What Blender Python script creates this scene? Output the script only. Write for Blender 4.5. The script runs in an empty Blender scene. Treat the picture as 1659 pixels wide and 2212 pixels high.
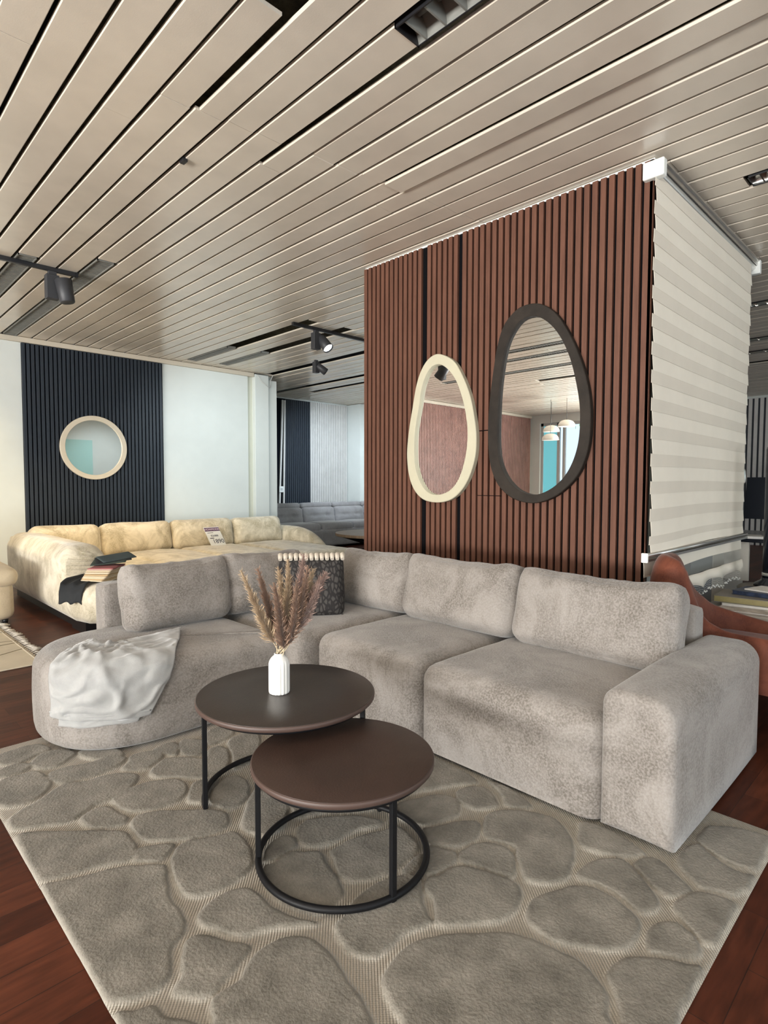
import bpy, math, random
import numpy as np
from mathutils import Vector, Matrix, noise
random.seed(7)
RS = np.random.RandomState(5)
C = bpy.context.scene.collection
SC = bpy.context.scene

# ---------------------------------------------------------------- camera
cd = bpy.data.cameras.new('camera'); cam = bpy.data.objects.new('camera', cd); C.objects.link(cam)
cd.sensor_fit = 'VERTICAL'; cd.sensor_height = 24.0; cd.lens = 1250.6 / 2212 * 24.0
cd.clip_start = 0.05; cd.clip_end = 200
_A = Vector((0.7116171, -0.70256464, 0.00200637)); _B = Vector((0.03312332, 0.03640242, 0.99878812))
_F = Vector((0.70178626, 0.71068825, -0.04917586))
cam.matrix_world = Matrix(((_A.x, _B.x, -_F.x, 0), (_A.y, _B.y, -_F.y, 0), (_A.z, _B.z, -_F.z, 1.2), (0, 0, 0, 1)))
SC.camera = cam
# ---------------------------------------------------------------- world, exposure, lights
SC.view_settings.view_transform = 'Standard'; SC.view_settings.look = 'None'
SC.view_settings.gamma = 1.0; SC.view_settings.use_curve_mapping = False
SC.view_settings.exposure = 0.0
W = bpy.data.worlds.new('world'); SC.world = W; W.use_nodes = True
wb = W.node_tree.nodes['Background']; wb.inputs[0].default_value = (0.62, 0.82, 1.0, 1); wb.inputs[1].default_value = 1.6
def area(name, loc, rot, sx, sy, power, col):
    l = bpy.data.lights.new(name, 'AREA'); l.shape = 'RECTANGLE'; l.size = sx; l.size_y = sy
    l.energy = power; l.color = col
    o = bpy.data.objects.new(name, l); C.objects.link(o); o.location = loc; o.rotation_euler = rot
    return o
def spot(name, loc, to, power, col, ang=60, blend=.8, size=.04):
    l = bpy.data.lights.new(name, 'SPOT'); l.energy = power; l.color = col; l.spot_size = math.radians(ang)
    l.spot_blend = blend; l.shadow_soft_size = size
    o = bpy.data.objects.new(name, l); C.objects.link(o); o.location = loc
    o.rotation_euler = (Vector(to) - Vector(loc)).to_track_quat('-Z', 'Y').to_euler()
    return o
R = math.radians
# daylight: direct sky light through the windows, and upward fill lamps added to brighten the ceiling
area('daylight_left_window', (-6.74, 0.2, 1.60), (0, R(-96), 0), 2.1, 6.4, 130, (0.86, 0.93, 1.0))
l_ = area('ceiling_fill_left', (-6.70, 1.0, 1.0), (0, R(-132), 0), 1.2, 8.0, 1290, (1.0, 0.975, 0.935)); l_.data.spread = R(150)
area('daylight_rear_window', (0.5, -3.98, 1.60), (R(95), 0, 0), 8.4, 2.1, 60, (0.95, 0.97, 1.0))
l_ = area('ceiling_fill_rear', (0.5, -3.96, 1.0), (R(132), 0, 0), 8.4, 1.2, 40, (1.0, 0.97, 0.93)); l_.data.spread = R(150)
area('right_end_fill', (9.5, -3.98, 1.6), (R(98), 0, 0), 4.0, 2.0, 75, (0.86, 0.94, 1.0))  # added fill for the right end; the wall has no window here
# shop spotlights; corner and rug beams are added top light without fixtures
spot('track_light_beam', (4.12, 5.22, 2.70), (4.55, 8.0, 1.35), 210, (0.80, 0.93, 1.0), 78, 1.0)
spot('track_light_beam_far', (6.6, 7.4, 2.75), (8.0, 9.8, 1.2), 380, (0.75, 0.88, 1.0), 80, 1.0)
spot('track_light_beam_partition', (4.14, 4.98, 2.66), (4.25, 3.5, 1.1), 90, (0.86, 0.95, 1.0), 80, 1.0)
spot('warm_light_beam', (1.52, 5.25, 2.80), (2.4, 6.6, 0.5), 430, (1.0, 0.74, 0.40), 75, 1.0)
spot('warm_light_beam_side', (0.2, 6.0, 2.78), (0.7, 8.0, 1.25), 190, (1.0, 0.76, 0.38), 62, 1.0)
spot('warm_light_beam_corner', (0.9, 2.2, 2.85), (2.3, 2.5, 0.4), 32, (1.0, 0.80, 0.58), 70, 1.0, .12)
spot('neutral_fill_rug', (0.4, 1.0, 2.85), (1.6, 1.4, 0.0), 35, (1.0, 0.90, 0.78), 95, 1.0, .2)

# ---------------------------------------------------------------- helpers
def V3(a): return np.asarray(a, dtype=float)
class MB:
    def __init__(s): s.v = []; s.f = []; s.sm = []
    def add(s, vs, fs, smooth=False):
        b = len(s.v); s.v += [tuple(map(float, p)) for p in vs]
        s.f += [tuple(i + b for i in f) for f in fs]; s.sm += [smooth] * len(fs); return s
    def box(s, x0, x1, y0, y1, z0, z1):
        vs = [(x, y, z) for z in (z0, z1) for y in (y0, y1) for x in (x0, x1)]
        return s.add(vs, [(0, 2, 3, 1), (4, 5, 7, 6), (0, 1, 5, 4), (2, 6, 7, 3), (0, 4, 6, 2), (1, 3, 7, 5)])
    def obox(s, c, d, M=None):
        c = V3(c); M = np.eye(3) if M is None else np.array(M)
        vs = [c + M @ (V3((x, y, z)) * V3(d) / 2) for z in (-1, 1) for y in (-1, 1) for x in (-1, 1)]
        return s.add(vs, [(0, 2, 3, 1), (4, 5, 7, 6), (0, 1, 5, 4), (2, 6, 7, 3), (0, 4, 6, 2), (1, 3, 7, 5)])
    def tube(s, pts, r, n=10, closed=False, caps=True):
        P = [V3(p) for p in pts]; N = len(P); rr = r if hasattr(r, '__len__') else [r] * N
        vs = []; prev = None
        for i in range(N):
            if closed: t = P[(i + 1) % N] - P[i - 1]
            else: t = P[min(i + 1, N - 1)] - P[max(i - 1, 0)]
            t /= np.linalg.norm(t) + 1e-12
            if prev is None:
                a = V3((0, 0, 1)) if abs(t[2]) < .9 else V3((1, 0, 0)); u = np.cross(t, a)
            else: u = prev - t * (prev @ t)
            u /= np.linalg.norm(u) + 1e-12; prev = u; w = np.cross(t, u)
            for k in range(n):
                a = 2 * math.pi * k / n; vs.append(P[i] + rr[i] * (u * math.cos(a) + w * math.sin(a)))
        fs = []
        for i in range(N if closed else N - 1):
            j = (i + 1) % N
            for k in range(n):
                k2 = (k + 1) % n; fs.append((i * n + k, i * n + k2, j * n + k2, j * n + k))
        s.add(vs, fs, True)
        if caps and not closed:
            b = len(s.v) - N * n
            s.f.append(tuple(b + k for k in range(n))[::-1]); s.sm.append(False)
            s.f.append(tuple(b + (N - 1) * n + k for k in range(n))); s.sm.append(False)
        return s
    def lathe(s, prof, c=(0, 0, 0), n=48, fn=None):
        vs = []
        for r, z in prof:
            for k in range(n):
                a = 2 * math.pi * k / n; q = r * (fn(a, z) if fn else 1)
                vs.append((c[0] + q * math.cos(a), c[1] + q * math.sin(a), c[2] + z))
        fs = [(i * n + k, i * n + (k + 1) % n, (i + 1) * n + (k + 1) % n, (i + 1) * n + k)
              for i in range(len(prof) - 1) for k in range(n)]
        s.add(vs, fs, True)
        b = len(s.v) - n * len(prof)
        if prof[0][0] > 1e-6: s.f.append(tuple(b + k for k in range(n))[::-1]); s.sm.append(False)
        if prof[-1][0] > 1e-6: s.f.append(tuple(b + (len(prof) - 1) * n + k for k in range(n))); s.sm.append(False)
        return s
    def grid(s, P, smooth=True, closeu=False):
        nu, nv = len(P), len(P[0]); vs = [p for row in P for p in row]; fs = []
        for i in range(nu if closeu else nu - 1):
            for j in range(nv - 1):
                a = (i + 1) % nu; fs.append((i * nv + j, a * nv + j, a * nv + j + 1, i * nv + j + 1))
        return s.add(vs, fs, smooth)
    def prism(s, poly, fn, t0, t1):
        n = len(poly); vs = [fn(p, t0) for p in poly] + [fn(p, t1) for p in poly]
        fs = [tuple(range(n))[::-1], tuple(range(n, 2 * n))] + [(i, (i + 1) % n, n + (i + 1) % n, n + i) for i in range(n)]
        return s.add(vs, fs)
    def mesh(s, name, off=(0, 0, 0)):
        me = bpy.data.meshes.new(name)
        me.from_pydata([(v[0] - off[0], v[1] - off[1], v[2] - off[2]) for v in s.v], [], s.f)
        me.polygons.foreach_set('use_smooth', s.sm); me.update(); return me
def rboxmb(cx, cy, cz, lx, ly, lz, r=.05, cuts=16, fn=None, mb=None, M=None, flat=False):
    """rounded, puffable upholstery block; fn(unit coords, point) -> offset (local)"""
    n = cuts + 2; h = V3((lx, ly, lz)) / 2; r = min(r, h.min() * .999)
    ts = np.linspace(-1, 1, n + 1); ts = np.sign(ts) * (1 - (1 - np.abs(ts)) ** 1.35)
    idx = {}; vs = []; fs = []
    def vid(i, j, k):
        key = (i, j, k)
        if key not in idx:
            u = V3((ts[i], ts[j], ts[k])); q = u * h; lo_ = -(h - r)
            if flat: lo_[2] = -h[2]
            inner = np.clip(q, lo_, h - r); d = q - inner
            L = np.linalg.norm(d)
            if L > 1e-9: q = inner + d / L * r
            if fn is not None: q = q + V3(fn(u, q))
            if M is not None: q = np.array(M) @ q
            idx[key] = len(vs); vs.append(q + V3((cx, cy, cz)))
        return idx[key]
    for a in range(n):
        for b in range(n):
            for s_ in (0, n):
                q = [(a, b, s_), (a + 1, b, s_), (a + 1, b + 1, s_), (a, b + 1, s_)]
                fs.append([vid(*p) for p in (q if s_ else q[::-1])])
                q = [(s_, a, b), (s_, a + 1, b), (s_, a + 1, b + 1), (s_, a, b + 1)]
                fs.append([vid(*p) for p in (q if s_ else q[::-1])])
                q = [(b, s_, a), (b, s_, a + 1), (b + 1, s_, a + 1), (b + 1, s_, a)]
                fs.append([vid(*p) for p in (q if s_ else q[::-1])])
    mb = mb or MB(); mb.add(vs, fs, True); return mb
def nz(p, s=1.0, o=0.0): return noise.noise(Vector((p[0] * s + o, p[1] * s + o * .7, p[2] * s - o)))

def obj(name, mb, m, parent=None, bevel=0, kind=None, label=None, base=None):
    if parent is not None: off = tuple(parent['_org']) if '_org' in parent else tuple(parent.location)
    else:
        if base is None:
            a = np.array(mb.v); base = ((a[:, 0].min() + a[:, 0].max()) / 2, (a[:, 1].min() + a[:, 1].max()) / 2, a[:, 2].min())
        off = base
    me = mb.mesh(name, off); o = bpy.data.objects.new(name, me); C.objects.link(o)
    for mm in (m if isinstance(m, (list, tuple)) else [m]): me.materials.append(mm)
    if parent is not None:
        o.parent = parent
        o['_org'] = list(off)
    else: o.location = off; o['_org'] = list(off)
    if bevel:
        b = o.modifiers.new('bevel', 'BEVEL'); b.width = bevel; b.segments = 2; b.limit_method = 'ANGLE'; b.angle_limit = R(40)
    if kind: o['kind'] = kind
    if label: o['label'] = label
    return o
def tag(o, label, cat, group=None, kind=None):
    o['label'] = label; o['category'] = cat
    if group: o['group'] = group
    if kind: o['kind'] = kind
    return o
def thing(name, label, cat, loc=(0, 0, 0), group=None, rz=0):
    o = bpy.data.objects.new(name, None); C.objects.link(o); o.location = loc; o.rotation_euler = (0, 0, rz)
    o.empty_display_size = .05; o['_org'] = list(loc)
    return tag(o, label, cat, group)
def struct(name, mb, m, **k): return obj(name, mb, m, kind='structure', **k)
def text_mesh(txt, size, name, m, parent, mat4, ext=.0006):
    cu = bpy.data.curves.new(name, 'FONT'); cu.body = txt; cu.size = size; cu.extrude = ext; cu.align_x = 'CENTER'; cu.align_y = 'CENTER'
    t = bpy.data.objects.new(name, cu); C.objects.link(t)
    dg = bpy.context.evaluated_depsgraph_get(); me = bpy.data.meshes.new_from_object(t.evaluated_get(dg))
    bpy.data.objects.remove(t); o = bpy.data.objects.new(name, me); C.objects.link(o); me.materials.clear(); me.materials.append(m)
    org = Vector(parent['_org']); me.transform(Matrix.Translation(-org) @ mat4); o.parent = parent
    return o

# ---------------------------------------------------------------- materials
def mat(name, col, rough=.6, metal=0., var=0., scale=8., bump=0., bscale=120., spec=.5, emit=None, es=1., alpha=1, sheen=0, detail=3, coat=0, stretch=(1, 1, 1), trans=0):
    m = bpy.data.materials.new(name); m.use_nodes = True; nt = m.node_tree; b = nt.nodes['Principled BSDF']
    b.inputs['Base Color'].default_value = (*col, 1); b.inputs['Roughness'].default_value = rough
    b.inputs['Metallic'].default_value = metal; b.inputs['Specular IOR Level'].default_value = spec
    if sheen: b.inputs['Sheen Weight'].default_value = sheen; b.inputs['Sheen Roughness'].default_value = .5
    if coat: b.inputs['Coat Weight'].default_value = coat; b.inputs['Coat Roughness'].default_value = .25
    if trans: b.inputs['Transmission Weight'].default_value = trans
    if emit: b.inputs['Emission Color'].default_value = (*emit, 1); b.inputs['Emission Strength'].default_value = es
    if alpha < 1: b.inputs['Alpha'].default_value = alpha
    tc = nt.nodes.new('ShaderNodeTexCoord'); mp = nt.nodes.new('ShaderNodeMapping'); mp.inputs['Scale'].default_value = stretch
    nt.links.new(tc.outputs['Object'], mp.inputs[0])
    if var:
        n = nt.nodes.new('ShaderNodeTexNoise'); n.inputs['Scale'].default_value = scale; n.inputs['Detail'].default_value = detail
        n.inputs['Roughness'].default_value = .65
        nt.links.new(mp.outputs[0], n.inputs['Vector'])
        r = nt.nodes.new('ShaderNodeValToRGB'); r.color_ramp.elements[0].position = .32; r.color_ramp.elements[1].position = .68
        r.color_ramp.elements[0].color = (*[c * (1 - var) for c in col], 1); r.color_ramp.elements[1].color = (*[min(1, c * (1 + var)) for c in col], 1)
        nt.links.new(n.outputs['Fac'], r.inputs[0]); nt.links.new(r.outputs[0], b.inputs['Base Color'])
    if bump:
        n2 = nt.nodes.new('ShaderNodeTexNoise'); n2.inputs['Scale'].default_value = bscale; n2.inputs['Detail'].default_value = 2
        nt.links.new(mp.outputs[0], n2.inputs['Vector'])
        bp = nt.nodes.new('ShaderNodeBump'); bp.inputs['Strength'].default_value = bump; bp.inputs['Distance'].default_value = .01
        nt.links.new(n2.outputs['Fac'], bp.inputs['Height']); nt.links.new(bp.outputs[0], b.inputs['Normal'])
    return m
def fabric(name, ca, cb, cc, big=3.5, fine=140., bump=.35, rough=.85, sheen=.25, vstretch=1.0, bigamt=.55):
    """chenille/velvet: large soft patches of brushed nap over a fine woven mottle"""
    m = bpy.data.materials.new(name); m.use_nodes = True; nt = m.node_tree; b = nt.nodes['Principled BSDF']
    b.inputs['Roughness'].default_value = rough; b.inputs['Sheen Weight'].default_value = sheen; b.inputs['Sheen Roughness'].default_value = .45
    b.inputs['Specular IOR Level'].default_value = .2
    tc = nt.nodes.new('ShaderNodeTexCoord'); mp = nt.nodes.new('ShaderNodeMapping'); mp.inputs['Scale'].default_value = (1, 1, vstretch)
    nt.links.new(tc.outputs['Object'], mp.inputs[0])
    n = nt.nodes.new('ShaderNodeTexNoise'); n.inputs['Scale'].default_value = big; n.inputs['Detail'].default_value = 6; n.inputs['Roughness'].default_value = .7; n.inputs['Distortion'].default_value = .6
    nt.links.new(mp.outputs[0], n.inputs['Vector'])
    r = nt.nodes.new('ShaderNodeValToRGB'); e = r.color_ramp.elements
    e[0].position = .5 - .3 * bigamt; e[0].color = (*ca, 1); e[1].position = .5 + .3 * bigamt; e[1].color = (*cb, 1)
    nt.links.new(n.outputs['Fac'], r.inputs[0])
    f = nt.nodes.new('ShaderNodeTexNoise'); f.inputs['Scale'].default_value = fine; f.inputs['Detail'].default_value = 2; f.inputs['Roughness'].default_value = .6
    nt.links.new(tc.outputs['Object'], f.inputs['Vector'])
    fr = nt.nodes.new('ShaderNodeValToRGB'); fr.color_ramp.elements[0].position = .38; fr.color_ramp.elements[1].position = .64
    fr.color_ramp.elements[0].color = (0, 0, 0, 1); fr.color_ramp.elements[1].color = (1, 1, 1, 1)
    nt.links.new(f.outputs['Fac'], fr.inputs[0])
    mx = nt.nodes.new('ShaderNodeMix'); mx.data_type = 'RGBA'; mx.inputs[7].default_value = (*cc, 1)
    ml = nt.nodes.new('ShaderNodeMath'); ml.operation = 'MULTIPLY'; ml.inputs[1].default_value = .55
    nt.links.new(fr.outputs[0], ml.inputs[0]); nt.links.new(ml.outputs[0], mx.inputs[0]); nt.links.new(r.outputs[0], mx.inputs[6])
    nt.links.new(mx.outputs[2], b.inputs['Base Color'])
    bp = nt.nodes.new('ShaderNodeBump'); bp.inputs['Strength'].default_value = bump; bp.inputs['Distance'].default_value = .004
    nt.links.new(f.outputs['Fac'], bp.inputs['Height']); nt.links.new(bp.outputs[0], b.inputs['Normal'])
    return m
M = {}
M['plank'] = mat('ceiling_paint', (.68, .61, .51), .24, var=.07, scale=2.2, bump=.04, bscale=260, spec=1.0)
M['void'] = mat('dark_void', (.012, .012, .014), .9)
M['insul'] = mat('insulation', (.10, .085, .05), .95, var=.5, scale=20, bump=.6, bscale=40)
M['wallw'] = mat('white_wall_paint', (.70, .735, .705), .45, var=.03, scale=2, bump=.06, bscale=30)
M['wallg'] = mat('shaded_recess_green', (.60, .60, .50), .5, var=.03, scale=4)  # greenish shadow of the pillar recess, put into the wall colour
M['trimb'] = mat('beige_trim', (.60, .54, .44), .5)
M['brown'] = mat('walnut_slat', (.125, .056, .036), .6, spec=.2, var=.16, scale=5, bump=.12, bscale=60, stretch=(6, 6, .6))
M['black'] = mat('black_felt', (.004, .004, .005), .95, spec=.1)
M['brownlit'] = mat('lit_brown_slat', (.36, .20, .165), .5, var=.15, scale=5)  # lit copy of the brown slats, window light put into the paler colour
M['navy'] = mat('navy_slat', (.020, .028, .040), .5, var=.12, scale=5, stretch=(6, 6, .6))
M['navyback'] = mat('navy_felt', (.004, .005, .009), .95, spec=.1)
M['whiteslat'] = mat('white_slat', (.66, .64, .61), .5, var=.06, scale=5)
M['greyfelt'] = mat('grey_felt', (.05, .055, .065), .9)
M['metalblk'] = mat('black_metal', (.006, .006, .007), .5, metal=.0, spec=.22, bump=.05, bscale=300)
M['spotblk'] = mat('charcoal_metal', (.035, .036, .040), .5)
M['frameblk'] = mat('black_frame', (.012, .012, .014), .4)
M['mirror'] = mat('mirror_glass', (.93, .95, .94), .0, metal=1.)
M['cream'] = mat('cream_lacquer', (.50, .465, .34), .5, var=.03, scale=10)
M['ivory'] = mat('ivory_lacquer', (.72, .64, .50), .4)
M['darkfr'] = mat('dark_brown_stained_wood', (.024, .0185, .014), .7, spec=.25, var=.25, scale=8, bump=.1, bscale=80)
M['tabtop'] = mat('dark_brown_laminate', (.036, .028, .024), .36, var=.10, scale=14, bump=.06, bscale=180, spec=.5)
M['tabtop2'] = mat('umber_laminate', (.044, .025, .019), .42, var=.10, scale=14, bump=.06, bscale=180, spec=.45)
M['tabedge'] = mat('laminate_edge', (.070, .042, .033), .5)
M['ceramic'] = mat('white_glazed_ceramic', (.80, .79, .75), .22, spec=.55)
M['throw'] = fabric('silver_fleece', (.30, .30, .295), (.38, .38, .37), (.34, .34, .33), 9, 300, .2, .8, .6)
M['sofa'] = fabric('greige_chenille', (.148, .130, .113), (.272, .248, .226), (.35, .322, .295), 3.0, 125., .5, .85, .3, 1, .32)
M['beige'] = fabric('beige_velvet', (.40, .345, .235), (.78, .71, .57), (.70, .63, .49), 5.5, 120., .2, .8, .5, .8, .35)
M['gsofa'] = fabric('grey_velvet', (.20, .19, .19), (.33, .32, .32), (.30, .29, .29), 4, 150., .2, .8, .5)
M['armch'] = fabric('sand_boucle', (.52, .42, .28), (.66, .56, .40), (.60, .50, .36), 6, 120., .4, .9, .3)
M['rust'] = fabric('terracotta_velvet', (.075, .020, .011), (.19, .060, .032), (.15, .045, .025), 7, 160., .15, .6, .15)
M['plinth'] = mat('black_plinth', (.008, .008, .009), .35)
M['seam'] = mat('seam_cord', (.42, .38, .34), .8)
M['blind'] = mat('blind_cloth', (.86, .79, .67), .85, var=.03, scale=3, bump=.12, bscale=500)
M['blind2'] = mat('blind_cloth_darker', (.76, .69, .58), .85, var=.03, scale=3, bump=.12, bscale=500)
M['alu'] = mat('satin_aluminium', (.62, .61, .58), .28, metal=.9)
M['plastic'] = mat('white_plastic', (.82, .84, .80), .35)
M['bead'] = mat('clear_bead', (.80, .79, .74), .15, spec=1.0)
M['grille'] = mat('grey_grille', (.20, .20, .18), .55, var=.1, scale=10)
M['reflector'] = mat('mirror_louvre', (.55, .55, .52), .15, metal=1.)
M['tube'] = mat('dead_tube', (.30, .30, .28), .3)
M['lampon'] = mat('lit_lamp_face', (1, 1, 1), .5, emit=(.93, .97, 1.0), es=14)
M['lampshade'] = mat('white_lamp_shade', (.78, .75, .68), .6, emit=(1., .93, .8), es=.12)
M['paper'] = mat('white_paper', (.85, .87, .88), .6)
M['purple'] = mat('purple_ink', (.11, .055, .12), .6)
M['ink'] = mat('dark_ink', (.02, .03, .07), .6)
M['pinkink'] = mat('pale_pink_ink', (.85, .72, .80), .6)
M['gold'] = mat('gold_page_edge', (.26, .215, .085), .5, var=.1, scale=30)
M['navybook'] = mat('navy_cover', (.02, .03, .06), .35, var=.7, scale=25)
M['tasselw'] = mat('tassel_cotton', (.52, .46, .38), .9)
M['page'] = mat('page_white', (.66, .63, .58), .7, var=.05, scale=50)
M['magaz'] = mat('magazine_cover', (.42, .36, .31), .4, var=.45, scale=14)
M['deskw'] = mat('desk_laminate', (.40, .36, .31), .5)
M['blackgloss'] = mat('black_gloss', (.008, .010, .016), .2)
M['taupe'] = mat('taupe_stone', (.17, .15, .125), .5)
M['wallshade'] = mat('shaded_wall_grey', (.24, .25, .25), .6)
M['beigebox'] = mat('beige_board_lit_wall', (.62, .58, .50), .6)
M['oak'] = mat('oak_table_top', (.30, .20, .12), .45, var=.2, scale=7, stretch=(1, 6, 1))
M['rugbeige'] = mat('beige_flatweave', (.66, .58, .44), .9, var=.06, scale=5, bump=.3, bscale=300)
M['rugline'] = mat('rug_line', (.42, .36, .27), .9)
M['fringe'] = mat('cotton_fringe', (.70, .64, .55), .9)
M['stem'] = mat('dry_straw', (.60, .48, .32), .7)
M['cable'] = mat('cable_white', (.7, .7, .68), .5)
M['teal'] = mat('teal_window_film', (.10, .42, .50), .5, emit=(.25, .75, .85), es=.55)  # faint emission stands in for daylight coming through the film
M['tealdoor'] = mat('pale_teal_door', (.42, .66, .62), .4)
M['winframe'] = mat('grey_window_frame', (.50, .52, .52), .5)
M['leaf'] = mat('garden_leaf', (.14, .30, .05), .6, var=.5, scale=8)
M['ground'] = mat('pavement', (.30, .30, .29), .9)
def glass_mat():
    m = bpy.data.materials.new('window_glass'); m.use_nodes = True; nt = m.node_tree; nt.nodes.clear()
    o = nt.nodes.new('ShaderNodeOutputMaterial'); a = nt.nodes.new('ShaderNodeBsdfTransparent'); g = nt.nodes.new('ShaderNodeBsdfGlossy')
    g.inputs['Roughness'].default_value = .02; x = nt.nodes.new('ShaderNodeMixShader'); x.inputs[0].default_value = .06
    nt.links.new(a.outputs[0], x.inputs[1]); nt.links.new(g.outputs[0], x.inputs[2]); nt.links.new(x.outputs[0], o.inputs[0]); return m
M['glass'] = glass_mat()
def sheer_mat():
    m = bpy.data.materials.new('sheer_voile'); m.use_nodes = True; nt = m.node_tree; nt.nodes.clear()
    o = nt.nodes.new('ShaderNodeOutputMaterial'); a = nt.nodes.new('ShaderNodeBsdfTransparent'); g = nt.nodes.new('ShaderNodeBsdfDiffuse')
    g.inputs['Color'].default_value = (.5, .5, .46, 1); x = nt.nodes.new('ShaderNodeMixShader'); x.inputs[0].default_value = .28
    nt.links.new(a.outputs[0], x.inputs[1]); nt.links.new(g.outputs[0], x.inputs[2]); nt.links.new(x.outputs[0], o.inputs[0]); return m
M['sheer'] = sheer_mat()
def floor_mat():
    m = bpy.data.materials.new('red_brown_parquet'); m.use_nodes = True; nt = m.node_tree; b = nt.nodes['Principled BSDF']
    tc = nt.nodes.new('ShaderNodeTexCoord'); mp = nt.nodes.new('ShaderNodeMapping'); mp.inputs['Rotation'].default_value = (0, 0, 0)
    nt.links.new(tc.outputs['Object'], mp.inputs[0])
    br = nt.nodes.new('ShaderNodeTexBrick'); br.inputs['Scale'].default_value = 1; br.inputs['Brick Width'].default_value = .46; br.inputs['Row Height'].default_value = .115
    br.inputs['Mortar Size'].default_value = .0012; br.inputs['Color1'].default_value = (.060, .015, .007, 1); br.inputs['Color2'].default_value = (.120, .034, .016, 1)
    br.inputs['Mortar'].default_value = (.03, .012, .008, 1); br.inputs['Bias'].default_value = -.1
    nt.links.new(mp.outputs[0], br.inputs['Vector'])
    n = nt.nodes.new('ShaderNodeTexNoise'); n.inputs['Scale'].default_value = 14; n.inputs['Detail'].default_value = 5
    mp2 = nt.nodes.new('ShaderNodeMapping'); mp2.inputs['Scale'].default_value = (.5, 3, 1); nt.links.new(tc.outputs['Object'], mp2.inputs[0]); nt.links.new(mp2.outputs[0], n.inputs['Vector'])
    r = nt.nodes.new('ShaderNodeValToRGB'); r.color_ramp.elements[0].position = .3; r.color_ramp.elements[1].position = .7
    r.color_ramp.elements[0].color = (.62, .62, .62, 1); r.color_ramp.elements[1].color = (1.2, 1.2, 1.2, 1); nt.links.new(n.outputs['Fac'], r.inputs[0])
    mx = nt.nodes.new('ShaderNodeMix'); mx.data_type = 'RGBA'; mx.blend_type = 'MULTIPLY'; mx.inputs[0].default_value = 1
    nt.links.new(br.outputs['Color'], mx.inputs[6]); nt.links.new(r.outputs[0], mx.inputs[7]); nt.links.new(mx.outputs[2], b.inputs['Base Color'])
    b.inputs['Roughness'].default_value = .45; b.inputs['Specular IOR Level'].default_value = .2
    return m
M['floor'] = floor_mat()
def rug_mat():
    m = bpy.data.materials.new('pebble_rug_pile'); m.use_nodes = True; nt = m.node_tree; b = nt.nodes['Principled BSDF']; L = nt.links.new
    b.inputs['Roughness'].default_value = .95; b.inputs['Specular IOR Level'].default_value = .1; b.inputs['Sheen Weight'].default_value = .15
    at = nt.nodes.new('ShaderNodeAttribute'); at.attribute_name = 'pile'
    tc = nt.nodes.new('ShaderNodeTexCoord')
    n = nt.nodes.new('ShaderNodeTexNoise'); n.inputs['Scale'].default_value = 7; n.inputs['Detail'].default_value = 7; n.inputs['Roughness'].default_value = .72
    L(tc.outputs['Object'], n.inputs['Vector'])
    r = nt.nodes.new('ShaderNodeValToRGB'); e = r.color_ramp.elements; e[0].position = .33; e[1].position = .68
    e[0].color = (.118, .108, .088, 1); e[1].color = (.262, .240, .203, 1); L(n.outputs['Fac'], r.inputs[0])
    w = nt.nodes.new('ShaderNodeTexWave'); w.inputs['Scale'].default_value = 42; w.wave_profile = 'SIN'; w.bands_direction = 'X'; w.inputs['Distortion'].default_value = .3
    rm = nt.nodes.new('ShaderNodeMapping'); rm.inputs['Rotation'].default_value = (0, 0, R(42)); L(tc.outputs['Object'], rm.inputs[0]); L(rm.outputs[0], w.inputs['Vector'])
    w2 = nt.nodes.new('ShaderNodeTexWave'); w2.inputs['Scale'].default_value = 55; w2.bands_direction = 'Y'; L(rm.outputs[0], w2.inputs['Vector'])
    ad = nt.nodes.new('ShaderNodeMath'); ad.operation = 'MULTIPLY_ADD'; ad.inputs[1].default_value = .3; L(w2.outputs['Fac'], ad.inputs[0]); L(w.outputs['Fac'], ad.inputs[2])
    g = nt.nodes.new('ShaderNodeValToRGB'); g.color_ramp.elements[0].color = (.25, .222, .18, 1); g.color_ramp.elements[1].color = (.40, .36, .30, 1); L(ad.outputs[0], g.inputs[0])
    mx = nt.nodes.new('ShaderNodeMix'); mx.data_type = 'RGBA'; L(at.outputs['Fac'], mx.inputs[0]); L(g.outputs[0], mx.inputs[6]); L(r.outputs[0], mx.inputs[7])
    # pale highlight painted along the edges of the raised pile
    ed = nt.nodes.new('ShaderNodeAttribute'); ed.attribute_name = 'rim'
    mx2 = nt.nodes.new('ShaderNodeMix'); mx2.data_type = 'RGBA'; mx2.inputs[7].default_value = (.44, .41, .355, 1)
    L(ed.outputs['Fac'], mx2.inputs[0]); L(mx.outputs[2], mx2.inputs[6]); L(mx2.outputs[2], b.inputs['Base Color'])
    f = nt.nodes.new('ShaderNodeTexNoise'); f.inputs['Scale'].default_value = 120; f.inputs['Detail'].default_value = 3; L(tc.outputs['Object'], f.inputs['Vector'])
    m1 = nt.nodes.new('ShaderNodeMix'); m1.data_type = 'FLOAT'; L(at.outputs['Fac'], m1.inputs[0]); L(ad.outputs[0], m1.inputs[2]); L(f.outputs['Fac'], m1.inputs[3])
    bp = nt.nodes.new('ShaderNodeBump'); bp.inputs['Strength'].default_value = .55; bp.inputs['Distance'].default_value = .006
    L(m1.outputs[0], bp.inputs['Height']); L(bp.outputs[0], b.inputs['Normal']); return m
M['rug'] = rug_mat()
# ================================================================ THE SETTING
H = 2.93; PX0 = .688; PP = .1555
struct('floor', MB().box(-6.9, 13.4, -4.1, 10.0, -.1, 0), M['floor'], base=(0, 0, 0))
struct('ceiling', MB().box(-6.9, 13.4, -4.1, 10.0, 3.22, 3.32), M['void'])
# ceiling planks: one mesh (surface pattern of the suspended ceiling)
def px(k): return PX0 + PP * k
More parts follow.
